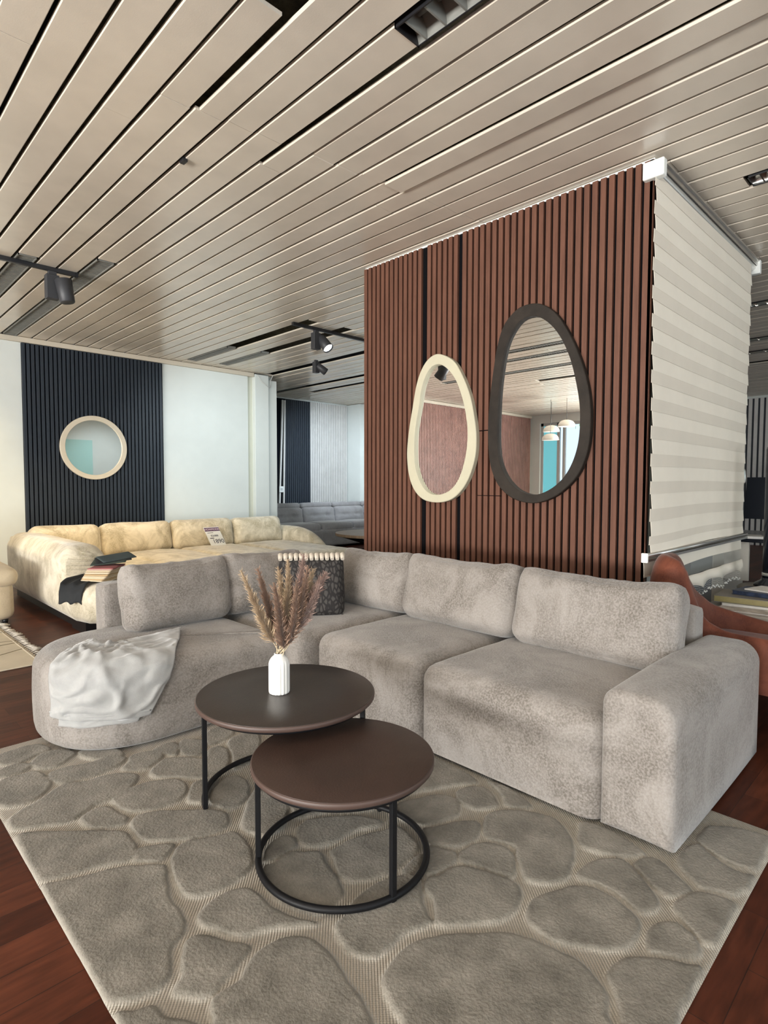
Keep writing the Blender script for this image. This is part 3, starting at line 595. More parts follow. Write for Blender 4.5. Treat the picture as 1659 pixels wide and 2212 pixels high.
# pendants seen in the big mirror
for i, (x, y, z, lab) in enumerate(((-4.45, 6.13, 2.10, 'white dome pendant lamp in the big mirror, lowest of the three'), (-4.75, 6.28, 2.30, 'white dome pendant lamp in the big mirror, upper left of the three'),
                       (-4.5, 5.80, 2.36, 'white dome pendant lamp in the big mirror, upper right of the three'))):
    r = .17; t = thing('dome_pendant', lab, 'pendant lamp', (x, y, z), 'white dome pendants seen in the big mirror')
    prof = [(r * math.cos(a) ** .8, r * .8 * math.sin(a)) for a in np.linspace(0, math.pi / 2 - .06, 12)] + [(.0, r * .8)]
    obj('lamp_shade', MB().lathe(prof, (x, y, z), 32), M['lampshade'], t)
    obj('cord', MB().tube([(x, y, z + r * .8), (x, y, H)], .004, 6), M['frameblk'], t)
STONES=[[(0.453,2.344),(0.448,2.297),(0.463,2.257),(0.534,2.219),(0.585,2.189),(0.636,2.192),(0.7,2.228),(0.769,2.234),(0.859,2.273),(0.906,2.33),(0.901,2.38),(0.827,2.434),(0.747,2.443),(0.666,2.479),(0.568,2.416),(0.495,2.385)],[(0.448,2.489),(0.505,2.426),(0.574,2.441),(0.632,2.496),(0.64,2.572),(0.625,2.668),(0.561,2.685),(0.484,2.674)],[(0.492,2.718),(0.559,2.697),(0.615,2.724),(0.612,2.784),(0.553,2.804),(0.504,2.778)],[(0.517,2.848),(0.587,2.8),(0.67,2.828),(0.725,2.848),(0.7,2.949),(0.61,2.96),(0.535,2.94)],[(0.622,2.775),(0.63,2.69),(0.685,2.655),(0.763,2.696),(0.794,2.737),(0.759,2.814),(0.689,2.83)],[(0.651,2.615),(0.638,2.541),(0.668,2.486),(0.731,2.467),(0.807,2.463),(0.897,2.487),(0.935,2.538),(0.882,2.59),(0.795,2.596),(0.718,2.623)],[(0.804,2.738),(0.795,2.675),(0.836,2.605),(0.936,2.557),(0.918,2.692)],[(0.881,2.445),(0.906,2.393),(0.97,2.376),(1.055,2.431),(1.052,2.506),(0.984,2.541),(0.937,2.525),(0.918,2.484)],[(0.954,2.337),(0.953,2.275),(1.012,2.217),(1.077,2.145),(1.165,2.129),(1.23,2.179),(1.285,2.289),(1.274,2.353),(1.22,2.352),(1.174,2.293),(1.115,2.362),(1.042,2.403)],[(1.037,2.51),(1.066,2.44),(1.097,2.4),(1.144,2.47),(1.15,2.53),(1.082,2.541)],[(1.139,2.475),(1.118,2.399),(1.134,2.343),(1.19,2.339),(1.253,2.43),(1.232,2.496),(1.178,2.526)],[(1.302,2.523),(1.243,2.395),(1.318,2.389),(1.398,2.43),(1.417,2.537)],[(1.322,2.362),(1.264,2.226),(1.216,2.117),(1.299,2.131),(1.376,2.179),(1.482,2.347),(1.43,2.398)],[(0.761,2.227),(0.758,2.171),(0.781,2.099),(0.833,2.061),(0.889,2.042),(0.945,2.047),(0.997,2.09),(1.019,2.15),(1.002,2.21),(0.943,2.25),(0.864,2.269),(0.807,2.26)],[(0.64,2.181),(0.643,2.099),(0.684,2.053),(0.737,2.04),(0.763,2.067),(0.75,2.121),(0.741,2.187),(0.693,2.206)],[(0.971,2.036),(0.971,1.999),(1.007,1.971),(1.083,2.054),(1.122,2.101),(1.056,2.131),(1.014,2.105)],[(1.03,1.979),(1.021,1.927),(1.035,1.871),(1.078,1.857),(1.147,1.895),(1.197,1.976),(1.199,2.051),(1.153,2.07),(1.092,2.045)],[(0.754,2.023),(0.742,1.971),(0.742,1.904),(0.783,1.852),(0.855,1.798),(0.924,1.767),(0.993,1.775),(1.022,1.827),(1.021,1.87),(0.98,1.931),(0.914,1.982),(0.851,2.036),(0.791,2.054)],[(0.45,2.22),(0.444,2.055),(0.443,1.924),(0.492,1.889),(0.582,1.866),(0.676,1.826),(0.716,1.865),(0.722,1.905),(0.723,1.989),(0.688,2.036),(0.61,2.106),(0.514,2.195)],[(0.683,1.82),(0.716,1.865),(0.77,1.846),(0.812,1.811),(0.807,1.787),(0.768,1.759),(0.735,1.753),(0.703,1.784)],[(0.789,1.76),(0.758,1.715),(0.733,1.629),(0.729,1.559),(0.765,1.515),(0.833,1.503),(0.924,1.521),(0.97,1.582),(0.988,1.644),(0.99,1.728),(0.941,1.745),(0.861,1.787),(0.81,1.784)],[(1.051,1.775),(1.017,1.729),(1.019,1.683),(1.05,1.634),(1.122,1.638),(1.167,1.674),(1.225,1.746),(1.209,1.869),(1.192,1.918),(1.122,1.861)],[(1.229,1.742),(1.204,1.693),(1.203,1.639),(1.297,1.596),(1.405,1.504),(1.462,1.514),(1.475,1.624),(1.353,1.761)],[(1.146,1.589),(1.119,1.542),(1.113,1.501),(1.138,1.465),(1.194,1.445),(1.279,1.447),(1.355,1.411),(1.39,1.415),(1.383,1.456),(1.321,1.537),(1.229,1.6),(1.174,1.6)],[(0.981,1.541),(0.985,1.516),(1.029,1.504),(1.09,1.512),(1.115,1.546),(1.101,1.59),(1.037,1.587)],[(0.957,1.5),(0.921,1.428),(0.911,1.364),(0.93,1.285),(0.963,1.228),(0.993,1.223),(1.046,1.232),(1.066,1.248),(1.092,1.308),(1.109,1.373),(1.13,1.439),(1.101,1.467),(1.065,1.503),(0.994,1.496)],[(1.148,1.41),(1.132,1.371),(1.106,1.324),(1.1,1.281),(1.147,1.235),(1.199,1.213),(1.259,1.205),(1.357,1.216),(1.39,1.252),(1.413,1.353),(1.361,1.378),(1.28,1.409),(1.185,1.419)],[(1.25,1.183),(1.244,1.158),(1.298,1.156),(1.356,1.194),(1.314,1.203)],[(0.958,1.154),(0.942,1.116),(0.939,1.063),(0.964,1.014),(1.011,1.006),(1.073,1.01),(1.153,0.986),(1.164,0.99),(1.199,1.055),(1.268,1.135),(1.211,1.192),(1.123,1.202),(1.078,1.2),(1.026,1.175),(0.971,1.164)],[(0.743,1.469),(0.789,1.484),(0.858,1.471),(0.884,1.428),(0.881,1.35),(0.901,1.273),(0.934,1.204),(0.859,1.258),(0.806,1.288),(0.759,1.311),(0.732,1.361),(0.713,1.41),(0.712,1.449)],[(0.645,1.385),(0.676,1.395),(0.701,1.375),(0.728,1.326),(0.763,1.269),(0.75,1.247),(0.708,1.229),(0.665,1.213),(0.63,1.2),(0.599,1.21),(0.578,1.245),(0.561,1.265),(0.572,1.281),(0.598,1.298),(0.61,1.332)],[(0.609,1.181),(0.646,1.191),(0.693,1.193),(0.742,1.223),(0.794,1.233),(0.838,1.226),(0.878,1.198),(0.896,1.155),(0.895,1.085),(0.879,1.023),(0.868,0.961),(0.854,0.913),(0.838,0.876),(0.799,0.831),(0.564,1.062),(0.592,1.133)],[(0.442,1.892),(0.502,1.866),(0.582,1.838),(0.661,1.801),(0.734,1.74),(0.744,1.708),(0.711,1.623),(0.692,1.57),(0.694,1.516),(0.685,1.459),(0.662,1.42),(0.623,1.4),(0.599,1.362),(0.583,1.325),(0.544,1.302),(0.502,1.308),(0.463,1.335),(0.442,1.362),(0.438,1.456),(0.442,1.652),(0.442,1.797)],[(0.438,1.304),(0.479,1.286),(0.513,1.272),(0.523,1.254),(0.525,1.219),(0.557,1.171),(0.568,1.135),(0.546,1.065),(0.438,1.171)],[(0.93,0.948),(0.966,0.963),(1.032,0.978),(1.093,0.968),(1.16,0.929),(1.238,0.859),(1.28,0.814),(1.304,0.758),(1.317,0.698),(1.323,0.638),(1.307,0.59),(1.281,0.555),(1.233,0.53),(1.14,0.495),(0.848,0.737),(0.888,0.831),(0.902,0.893)],[(1.222,1.032),(1.168,0.986),(1.167,0.963),(1.227,0.909),(1.29,0.862),(1.353,0.853),(1.41,0.866),(1.452,0.897),(1.455,0.951),(1.435,1.006),(1.412,1.06),(1.384,1.087),(1.319,1.095),(1.284,1.11),(1.242,1.085)],[(1.293,1.13),(1.299,1.11),(1.358,1.097),(1.408,1.1),(1.439,1.124),(1.433,1.158),(1.395,1.213)],[(1.446,1.117),(1.413,1.085),(1.432,1.051),(1.449,0.987),(1.465,0.941),(1.504,0.944),(1.565,0.989),(1.578,1.033),(1.555,1.091),(1.504,1.117)],[(1.439,1.265),(1.411,1.22),(1.446,1.162),(1.49,1.126),(1.553,1.128),(1.616,1.154),(1.631,1.192),(1.572,1.237),(1.503,1.265),(1.466,1.289)],[(1.506,1.456),(1.452,1.381),(1.471,1.323),(1.499,1.289),(1.56,1.262),(1.63,1.261),(1.68,1.3),(1.697,1.343),(1.672,1.392),(1.591,1.432)],[(1.704,1.337),(1.684,1.296),(1.692,1.237),(1.737,1.193),(1.775,1.192),(1.812,1.231),(1.838,1.285),(1.826,1.329),(1.764,1.358)],[(1.565,1.505),(1.65,1.453),(1.769,1.393),(1.866,1.35),(1.889,1.618),(1.848,1.721),(1.606,1.579)],[(1.844,1.231),(1.791,1.161),(1.819,1.112),(1.862,1.106),(1.903,1.221),(1.892,1.316)],[(1.655,1.169),(1.587,1.12),(1.577,1.081),(1.6,1.012),(1.555,0.977),(1.517,0.93),(1.49,0.897),(1.522,0.843),(1.571,0.818),(1.641,0.83),(1.733,0.869),(1.787,0.911),(1.841,0.987),(1.836,1.046),(1.793,1.123),(1.732,1.176)],[(1.843,0.906),(1.769,0.868),(1.767,0.813),(1.791,0.757),(1.848,0.706),(1.879,0.703),(1.92,0.83),(1.895,0.92)],[(1.634,0.805),(1.611,0.789),(1.625,0.746),(1.629,0.686),(1.605,0.622),(1.615,0.588),(1.668,0.578),(1.717,0.618),(1.75,0.662),(1.793,0.723),(1.772,0.764),(1.715,0.799)],[(1.394,0.831),(1.354,0.812),(1.337,0.773),(1.335,0.731),(1.36,0.678),(1.392,0.63),(1.428,0.59),(1.464,0.576),(1.516,0.575),(1.554,0.587),(1.579,0.61),(1.596,0.645),(1.605,0.693),(1.602,0.745),(1.572,0.785),(1.539,0.802),(1.489,0.823),(1.434,0.842)],[(1.795,0.704),(1.766,0.671),(1.749,0.643),(1.727,0.608),(1.726,0.565),(1.78,0.535),(1.804,0.54),(1.831,0.578),(1.863,0.63),(1.867,0.681)],[(1.882,0.595),(1.845,0.549),(1.823,0.514),(1.839,0.484),(1.862,0.442),(1.898,0.427),(1.95,0.418),(2.005,0.422),(1.989,0.452),(1.993,0.494),(2.02,0.549),(2.047,0.599),(1.949,0.617)],[(2.063,0.6),(2.033,0.552),(2.018,0.501),(2.023,0.457),(2.048,0.425),(2.184,0.429),(2.262,0.432),(2.244,0.525),(2.186,0.6),(2.121,0.607)],[(1.718,0.55),(1.677,0.539),(1.643,0.5),(1.617,0.463),(1.608,0.444),(1.628,0.425),(1.722,0.423),(1.819,0.425),(1.831,0.446),(1.823,0.48),(1.803,0.52),(1.763,0.539)],[(1.534,0.561),(1.494,0.545),(1.478,0.53),(1.502,0.496),(1.524,0.459),(1.557,0.442),(1.585,0.446),(1.61,0.464),(1.629,0.496),(1.629,0.526),(1.604,0.55),(1.568,0.562)],[(1.342,0.579),(1.318,0.571),(1.294,0.54),(1.264,0.519),(1.225,0.497),(1.185,0.48),(1.265,0.402),(1.347,0.417),(1.43,0.419),(1.52,0.423),(1.506,0.457),(1.473,0.514),(1.431,0.561),(1.387,0.578)]]
# ================================================================ CORNER SOFA
def outline_body(outline, prof, center_z_puff=0.0):
    """outline: closed convex 2D loop (ccw); prof: (inset, z) rings bottom->top, then caps"""
    P = [V3(p) for p in outline]; n = len(P); N = []
    for i in range(n):
        t = P[(i + 1) % n] - P[i - 1]; N.append(V3((t[1], -t[0])) / (np.linalg.norm(t) + 1e-9))
    rows = [[(P[i][0] - N[i][0] * e, P[i][1] - N[i][1] * e, z) for i in range(n)] for e, z in prof]
    cc = sum(P) / n; top = rows[-1]; zt_ = prof[-1][1]
    for f in (.2, .4, .6, .8): rows.append([(p[0] + (cc[0] - p[0]) * f, p[1] + (cc[1] - p[1]) * f, zt_ + center_z_puff * math.sin(f * 1.57)) for p in top])
    mb = MB(); mb.grid([[rows[j][i] for j in range(len(rows))] for i in range(n)], True, closeu=True)
    b = len(mb.v) - n * len(rows)
    c = sum(P) / n; mb.v.append((c[0], c[1], prof[-1][1] + center_z_puff)); ci = len(mb.v) - 1; R_ = len(rows)
    for i in range(n): mb.f.append((b + i * R_ + R_ - 1, b + ((i + 1) % n) * R_ + R_ - 1, ci)); mb.sm.append(True)
    mb.v.append((c[0], c[1], prof[0][1])); ci = len(mb.v) - 1
    for i in range(n): mb.f.append((b + ((i + 1) % n) * R_, b + i * R_, ci)); mb.sm.append(False)
    return mb
sofa = thing('corner_sofa', 'large greige chenille corner sofa with rounded left end, in front of the brown slatted wall', 'sofa', (2.3, 2.3, 0))
# seats
def seatfn(u, q):
    k = (1 - u[0] ** 2) * (1 - u[1] ** 2)
    w = nz(q, 5, 3) * .004 + nz(q, 14, 1) * .0015
    return (0, 0, (.014 * k + w) if u[2] > .2 else 0)
def seat(x0, x1, y0, y1, z0=.018, z1=.395, r=.075):
    def fn(u, q):
        # front (-X or -Y) faces bow out slightly
        a = seatfn(u, q); bow = .008 * (1 - u[2] ** 2) * (1 - u[1] ** 2) if u[0] < -.9 else 0
        return (-bow, 0, a[2])
    return rboxmb((x0 + x1) / 2, (y0 + y1) / 2, (z0 + z1) / 2, x1 - x0, y1 - y0, z1 - z0, r, 22, fn, flat=True)
obj('seat', seat(1.905, 2.95, .868, 1.716), M['sofa'], sofa)
obj('seat', seat(1.905, 2.95, 1.722, 2.47), M['sofa'], sofa)
obj('seat', seat(1.80, 2.95, 2.476, 3.50, z1=.392), M['sofa'], sofa)
# left run with the rounded end
def chaise_outline():
    L = []; cx, cy, rx, ry = 1.17, 3.0, .46, .43
    for a in np.linspace(-math.pi / 2, -3 * math.pi / 2, 49):
        ca, sa = math.cos(a), math.sin(a); e = 2 / 2.35
        L.append((cx + rx * math.copysign(abs(ca) ** e, ca), cy + ry * math.copysign(abs(sa) ** e, sa)))
    # L runs front -> left -> back ; make ccw: back-right, ..., so reverse
    L = L[::-1]
    yb, yf = cy + ry, cy - ry
    st = [(x, yf) for x in np.linspace(1.17, 1.72, 12)[1:]] + [(1.775, yf + .012), (1.795, yf + .05), (1.798, yf + .1)] + \
         [(1.80, y) for y in np.linspace(yf + .2, yb - .1, 8)] + [(1.795, yb - .03), (1.76, yb)] + [(x, yb) for x in np.linspace(1.70, 1.17, 10)[:-1]]
    return L[:] + st
CH = chaise_outline()
prof = [(.025, .016), (.006, .03), (0, .06)] + [(-.004 * math.sin(math.pi * (z - .06) / .25), z) for z in (.1, .16, .22, .28, .31)]
r = .085
prof += [(r * (1 - math.cos(a)), .31 + r * math.sin(a)) for a in np.linspace(0.15, math.pi / 2 * .98, 9)] + [(.13, .3985)]
cb = outline_body(CH, prof, .008)
cb.v = [(v[0], v[1], v[2] + (nz(v, 6, 2) * .004 if v[2] > .3 else 0)) for v in cb.v]
obj('seat', cb, M['sofa'], sofa)
# arm
def armfn(u, q):
    return (0, 0, .006 * (1 - u[0] ** 2) if u[2] > .5 else 0)
ap = []
for (cy, cz, rr, a0) in ((.625 + .085, .503 - .085, .085, 180), (.872 - .06, .503 - .06, .06, 90)):
    for k in range(9):
        a = R(a0 - 90 * k / 8); ap.append((cy + rr * math.cos(a), cz + rr * math.sin(a)))
ap = [(.625, z) for z in (.016, .12, .22, .32)] + ap + [(.872, z) for z in (.34, .22, .12, .016)] + [(y, .016) for y in (.80, .75, .70)]
arm = outline_body(ap[::-1], [(.034, 1.908), (.018, 1.912), (.006, 1.923), (0, 1.94)] + [(-.003 * math.sin(math.pi * k / 9), 1.94 + 1.0 * k / 9) for k in range(1, 9)] + [(0, 2.94), (.01, 2.965), (.034, 2.975)])
arm.v = [(v[2], v[0], v[1] + (.006 * math.sin(math.pi * (v[2] - 1.91) / 1.06) if v[1] > .4 else 0)) for v in arm.v]
obj('armrest', arm, M['sofa'], sofa)
# backrest slabs
obj('backrest', rboxmb(2.905, 2.07, .33, .15, 2.42, .60, .03, 18), M['sofa'], sofa)
obj('backrest', rboxmb(2.06, 3.46, .33, 1.84, .15, .60, .03, 18), M['sofa'], sofa)
# back cushions : local frame  u = width axis, t = thickness (towards sitter = -), up
def cushion(c, w, h, th, face, lean, seed, yaw=0, twist=0, r=.075, top=.02):
    def fn(u, q):
        kx = 1 - abs(u[0]) ** 2.2; kz = 1 - abs(u[2]) ** 2.2
        puff = .030 * kx * kz * (1 if u[1] < 0 else .6)
        d = V3((0, math.copysign(puff, u[1]), 0)) if abs(u[1]) > .02 else V3((0, 0, 0))
        # top edge: sagging middle, little ears at the corners, gathered creases
        t_ = max(0, u[2]) ** 3
        d[2] += -top * .6 * t_ * (1 - u[0] ** 2) + .016 * t_ * abs(u[0]) ** 6
        cr = nz((q[0] * 1.0, q[1], q[2] * .4), 17, seed) * .009 * t_ + nz(q, 6, seed + 4) * .010 + nz((q[0], q[1], q[2]), 30, seed) * .0018
        d[1] += cr * (1 if u[1] > 0 else -1); d[2] += .6 * cr * t_
        d[0] += nz(q, 9, seed + 9) * .006
        return d
    Rz = Matrix.Rotation(face + yaw, 3, 'Z'); Rx = Matrix.Rotation(-lean, 3, 'X'); Ry = Matrix.Rotation(twist, 3, 'Y')
    return rboxmb(*c, w, th, h, r, 26, fn, M=Rz @ Rx @ Ry)
# face 0 : cushion faces -Y ; face -90deg: faces -X
fX = R(-90)
def piping(c, w, h, th, face, lean, yaw=0, twist=0):
    pts = []
    for a in np.linspace(0, 2 * math.pi, 72, endpoint=False):
        ca, sa = math.cos(a), math.sin(a); e = .28
        pts.append(Vector((math.copysign(abs(ca) ** e, ca) * (w / 2 - .004), .0, math.copysign(abs(sa) ** e, sa) * (h / 2 - .004) - (.012 * (1 - ca * ca) if sa > .5 else 0))))
    Rm = Matrix.Rotation(face + yaw, 3, 'Z') @ Matrix.Rotation(-lean, 3, 'X') @ Matrix.Rotation(twist, 3, 'Y')
    return MB().tube([Rm @ p + Vector(c) for p in pts], .004, 6, closed=True)
CU = [((2.60, 1.225, .578), .79, .385, .20, fX, R(14), 1, 0, R(0)),
      ((2.60, 2.005, .582), .77, .385, .20, fX, R(14), 2, 0, R(0)),
      ((2.62, 2.70, .575), .62, .375, .20, fX, R(14), 3, R(2), R(-1)),
      ((2.05, 3.19, .575), .60, .375, .20, 0, R(13), 4, 0, R(1)),
      ((1.465, 3.17, .575), .62, .37, .20, 0, R(13), 5, R(2), R(0))]
for c in CU:
    o = obj('back_cushion', cushion(*c), M['sofa'], sofa)
    obj('piping', piping(c[0], c[1], c[2], c[3], c[4], c[5], c[7], c[8]), M['sofa'], o)
obj('plinth', MB().box(1.99, 2.9, .70, 2.5, 0, .018).box(1.05, 2.9, 2.66, 3.36, 0, .018), M['plinth'], sofa)

# ---- black and grey patterned cushion with a chunky fringe
pil = thing('throw_pillow', 'black and grey crackle patterned throw pillow with a thick cream fringe, in the sofa corner', 'cushion', (2.15, 2.83, .40))
def pm():
    m = bpy.data.materials.new('crackle_print'); m.use_nodes = True; nt = m.node_tree; b = nt.nodes['Principled BSDF']; b.inputs['Roughness'].default_value = .85
    tc = nt.nodes.new('ShaderNodeTexCoord'); v = nt.nodes.new('ShaderNodeTexVoronoi'); v.feature = 'DISTANCE_TO_EDGE'; v.inputs['Scale'].default_value = 46
    mp = nt.nodes.new('ShaderNodeMapping'); mp.inputs['Scale'].default_value = (1, 1, .5); mp.inputs['Rotation'].default_value = (.3, .5, .2)
    nt.links.new(tc.outputs['Object'], mp.inputs[0]); nt.links.new(mp.outputs[0], v.inputs['Vector'])
    r = nt.nodes.new('ShaderNodeValToRGB'); r.color_ramp.elements[0].position = .10; r.color_ramp.elements[1].position = .22
    r.color_ramp.elements[0].color = (.012, .010, .010, 1); r.color_ramp.elements[1].color = (.055, .050, .046, 1)
    nt.links.new(v.outputs['Distance'], r.inputs[0]); nt.links.new(r.outputs[0], b.inputs['Base Color']); return m
PM = pm()
yw = R(-38)
pc = (2.17, 2.83, .565)
pmb = cushion(pc, .40, .36, .11, yw, R(14), 11, 0, 0, .05, .0)
obj('cover', pmb, PM, pil)
Rm = Matrix.Rotation(yw, 3, 'Z') @ Matrix.Rotation(-R(14), 3, 'X')
fb = MB()
for i in range(13):
    a = -.185 + i * .37 / 12
    p0 = Rm @ Vector((a, -.008, .162)) + Vector(pc); p1 = Rm @ Vector((a * 1.02, -.015, .186 + .003 * math.sin(i * 2.1))) + Vector(pc); p2 = Rm @ Vector((a * 1.02, -.045, .190)) + Vector(pc)
    p3 = Rm @ Vector((a * 1.02, -.066, .160)) + Vector(pc)
    fb.tube([p0, p1, p2, p3], [.012, .0165, .0165, .012], 8)
obj('fringe', fb, M['tasselw'], pil)
fb = MB()
for i in range(13):
    a = -.18 + i * .36 / 12
    p0 = Rm @ Vector((a, -.01, -.165)) + Vector(pc); p1 = Rm @ Vector((a * 1.03, -.03, -.175)) + Vector(pc); fb.tube([p0, p1], [.008, .006], 6)
obj('fringe', fb, PM, pil)

# ---- fleece throw draped over the rounded end
FN = np.array(CH)
def chaise_pt(s):
    return s
FRONT = [p for p in smooth_closed(CH, 3)]
FA = np.array(FRONT); 
i0 = int(np.argmin(np.hypot(FA[:, 0] - 1.42, FA[:, 1] - 2.57)))
FA = np.roll(FA, -i0, axis=0)[::-1]   # start at front right of the throw and run left (clockwise)
seg = np.r_[0, np.cumsum(np.hypot(*np.diff(FA, axis=0).T))]
def drape(s, d):
    """s along the chaise boundary from x=1.42 going left, d inward from the edge (negative: down the side)"""
    s = max(0, s); k = np.searchsorted(seg, s); k = min(max(k, 1), len(seg) - 1)
    t = (s - seg[k - 1]) / (seg[k] - seg[k - 1] + 1e-9); p = FA[k - 1] * (1 - t) + FA[k] * t; q = FA[min(k + 2, len(FA) - 1)] - FA[max(k - 3, 0)]
    q /= np.linalg.norm(q) + 1e-9; nrm = V3((-q[1], q[0]))  # outward candidate
    cen = V3((1.25, 3.0)); 
    if nrm @ (p - cen) < 0: nrm = -nrm
    r = .09; arc = r * math.pi / 2; zt = .402
    if d > r: e, z, nn = d, zt, V3((0, 0, 1))
    elif d > r - arc:
        a = (r - d) / r; e = r - r * math.sin(a); z = zt - r + r * math.cos(a); nn = V3((nrm[0] * math.sin(a), nrm[1] * math.sin(a), math.cos(a)))
    else:
        e = 0; z = zt - r - (r - arc - d); nn = V3((nrm[0], nrm[1], 0))
    return V3((p[0] - nrm[0] * e, p[1] - nrm[1] * e, z)), nn
def throw_layer(corner, thick, seed, amp=1.0):
    # bilinear patch in a planar domain (X,Y unrolled) : corners given as world-ish unrolled coordinates
    mb = MB(); rows = []
    nU, nV = 84, 84
    for i in range(nU + 1):
        row = []
        for j in range(nV + 1):
            u, v = i / nU, j / nV
            P = (V3(corner[0]) * (1 - u) * (1 - v) + V3(corner[1]) * u * (1 - v) + V3(corner[2]) * u * v + V3(corner[3]) * (1 - u) * v)
            s, d = P
            s += .008 * math.sin(v * 9 + seed) * (1 - v) - .11 * u * math.sin(math.pi * v); d += .006 * math.sin(u * 11 + seed * 2) * (1 - v * .7)
            p, nn = drape(s, d)
            f1 = nz((s * 3.2 + d * 2.2, d * 5.5, 0), 1.9, seed); f2 = nz((s * 2 - d * 5, s * 4 + d * 2, .5), 3.1, seed + 3)
            w = ((1 - abs(f1) * 3.2) ** 2 * .010 + max(0, f2) * .009 + .0035 * abs(nz((s, d, 0), 16, seed)) + .007 * max(0, nz((s * 4 + d * 2.2, d * 1.2 - s * .4, 1), 2.6, seed + 6))) * amp
            # pinched pleats running from the gathered point
            gs, gd = .92, .20; ang = math.atan2(d - gd, s - gs); rr = math.hypot(d - gd, s - gs)
            w += .015 * max(0, math.sin(ang * 11 + 3 * rr)) ** 2 * math.exp(-((rr - .20) / .17) ** 2) * amp
            w += .011 * max(0, math.sin((s * 1.0 - d * .55) * 26 + 3 * f1)) ** 3 * min(1, max(0, .35 - d) * 3) * amp
            edge = min(u, v, 1 - u, 1 - v); w *= min(1, .35 + edge * 9)
            row.append(p + nn * (thick + w))
        rows.append(row)
    mb.grid(rows, True); return mb
thr = thing('throw_blanket', 'pale silver grey fleece throw draped over the rounded left end of the corner sofa', 'blanket', (1.0, 2.75, .2))
c1 = [(.0, .405), (1.07, .26), (.78, -.195), (.35, -.205)]
o = obj('folded_cloth', throw_layer(c1, .012, 1.3), M['throw'], thr)
sm = o.modifiers.new('solid', 'SOLIDIFY'); sm.thickness = .006; sm.offset = 1
o = obj('folded_cloth', throw_layer([(.06, .38), (1.0, .24), (.74, -.235), (.40, -.222)], .005, 2.1, .5), M['throw'], thr)
sm = o.modifiers.new('solid', 'SOLIDIFY'); sm.thickness = .006; sm.offset = 1
hem = MB()
for off_ in (0,):
    pts = []
    for j in range(60):
        u = j / 59; s = .35 + (.78 - .35) * u; d = -.205 + .01 * u; p, nn = drape(s, d + .022); pts.append(p + nn * .021)
    hem.tube(pts, .0035, 6)
obj('hem', hem, M['throw'], thr)

# ================================================================ NESTING COFFEE TABLES
def ring(cx, cy, z, r, rr, a0=0, a1=360, n=96):
    closed = (a1 - a0) >= 359.9
    A = np.linspace(R(a0), R(a1), n, endpoint=not closed)
    return [(cx + r * math.cos(a), cy + r * math.sin(a), z) for a in A], rr, closed
def coffee_table(label, cx, cy, ztop, rtop, rleg, legang, arc, mt):
    t = thing('coffee_table', label, 'coffee table', (cx, cy, .012))
    z0 = .014; th = .020
    top = MB().lathe([(0, ztop - th), (rtop - .004, ztop - th), (rtop, ztop - th + .004), (rtop, ztop - .004), (rtop - .003, ztop - .001)], (cx, cy, 0), 128)
    obj('table_edge', top, M['tabedge'], t)
    tp = MB().lathe([(rtop - .0025, ztop - .0011), (rtop - .005, ztop), (rtop * .5, ztop), (0, ztop)], (cx, cy, 0), 128)
    obj('tabletop', tp, mt, t)
    up = MB(); p, rr, cl = ring(cx, cy, ztop - th - .008, rleg, .008); up.tube(p, .0085, 8, closed=True); obj('upper_ring', up, M['metalblk'], t)
    lo = MB(); p, rr, cl = ring(cx, cy, z0 + .010, rleg, .01, *arc); lo.tube(p, .0105, 10, closed=cl); obj('lower_ring', lo, M['metalblk'], t)
    for a in legang:
        x, y = cx + rleg * math.cos(R(a)), cy + rleg * math.sin(R(a)); q = Matrix.Rotation(R(a), 3, 'Z')
        obj('leg', MB().obox((x, y, (z0 + ztop - th) / 2), (.017, .017, ztop - th - z0), q), M['metalblk'], t, bevel=.002)
        obj('foot', MB().tube([(x, y, .010), (x, y, .018)], .008, 10), M['metalblk'], t)
    return t
coffee_table('larger and taller round coffee table with a dark brown top, holding the white vase', 1.275, 1.822, .402, .338, .308, (161, 50, -61), (-61, 161), M['tabtop'])
coffee_table('smaller and lower round coffee table with a brown top, nearest the camera', 1.180, 1.378, .337, .290, .268, (146, -99, 20), (0, 360), M['tabtop2'])
# vase
vx, vy, vz = 1.245, 1.828, .4025
vase = thing('fluted_vase', 'white fluted ceramic bottle vase on the taller coffee table', 'vase', (vx, vy, vz))
def flute(a, z):
    k = 1 if z < .112 else max(0, 1 - (z - .112) / .016)
    return 1 - .055 * k * (1 - abs(math.sin(a * 8))) ** 1.0
prof = [(0, 0), (.036, 0), (.0395, .003), (.0400, .01)] + [(.040, z) for z in np.linspace(.02, .105, 12)] + [(.0395, .114), (.037, .124), (.032, .133), (.026, .1395), (.0205, .1435), (.0185, .147), (.0190, .1525), (.0172, .1535), (.0160, .150), (.0155, .14), (.02, .12), (.02, .02), (0, .02)]
obj('body', MB().lathe(prof, (vx, vy, vz), 192, flute), M['ceramic'], vase)
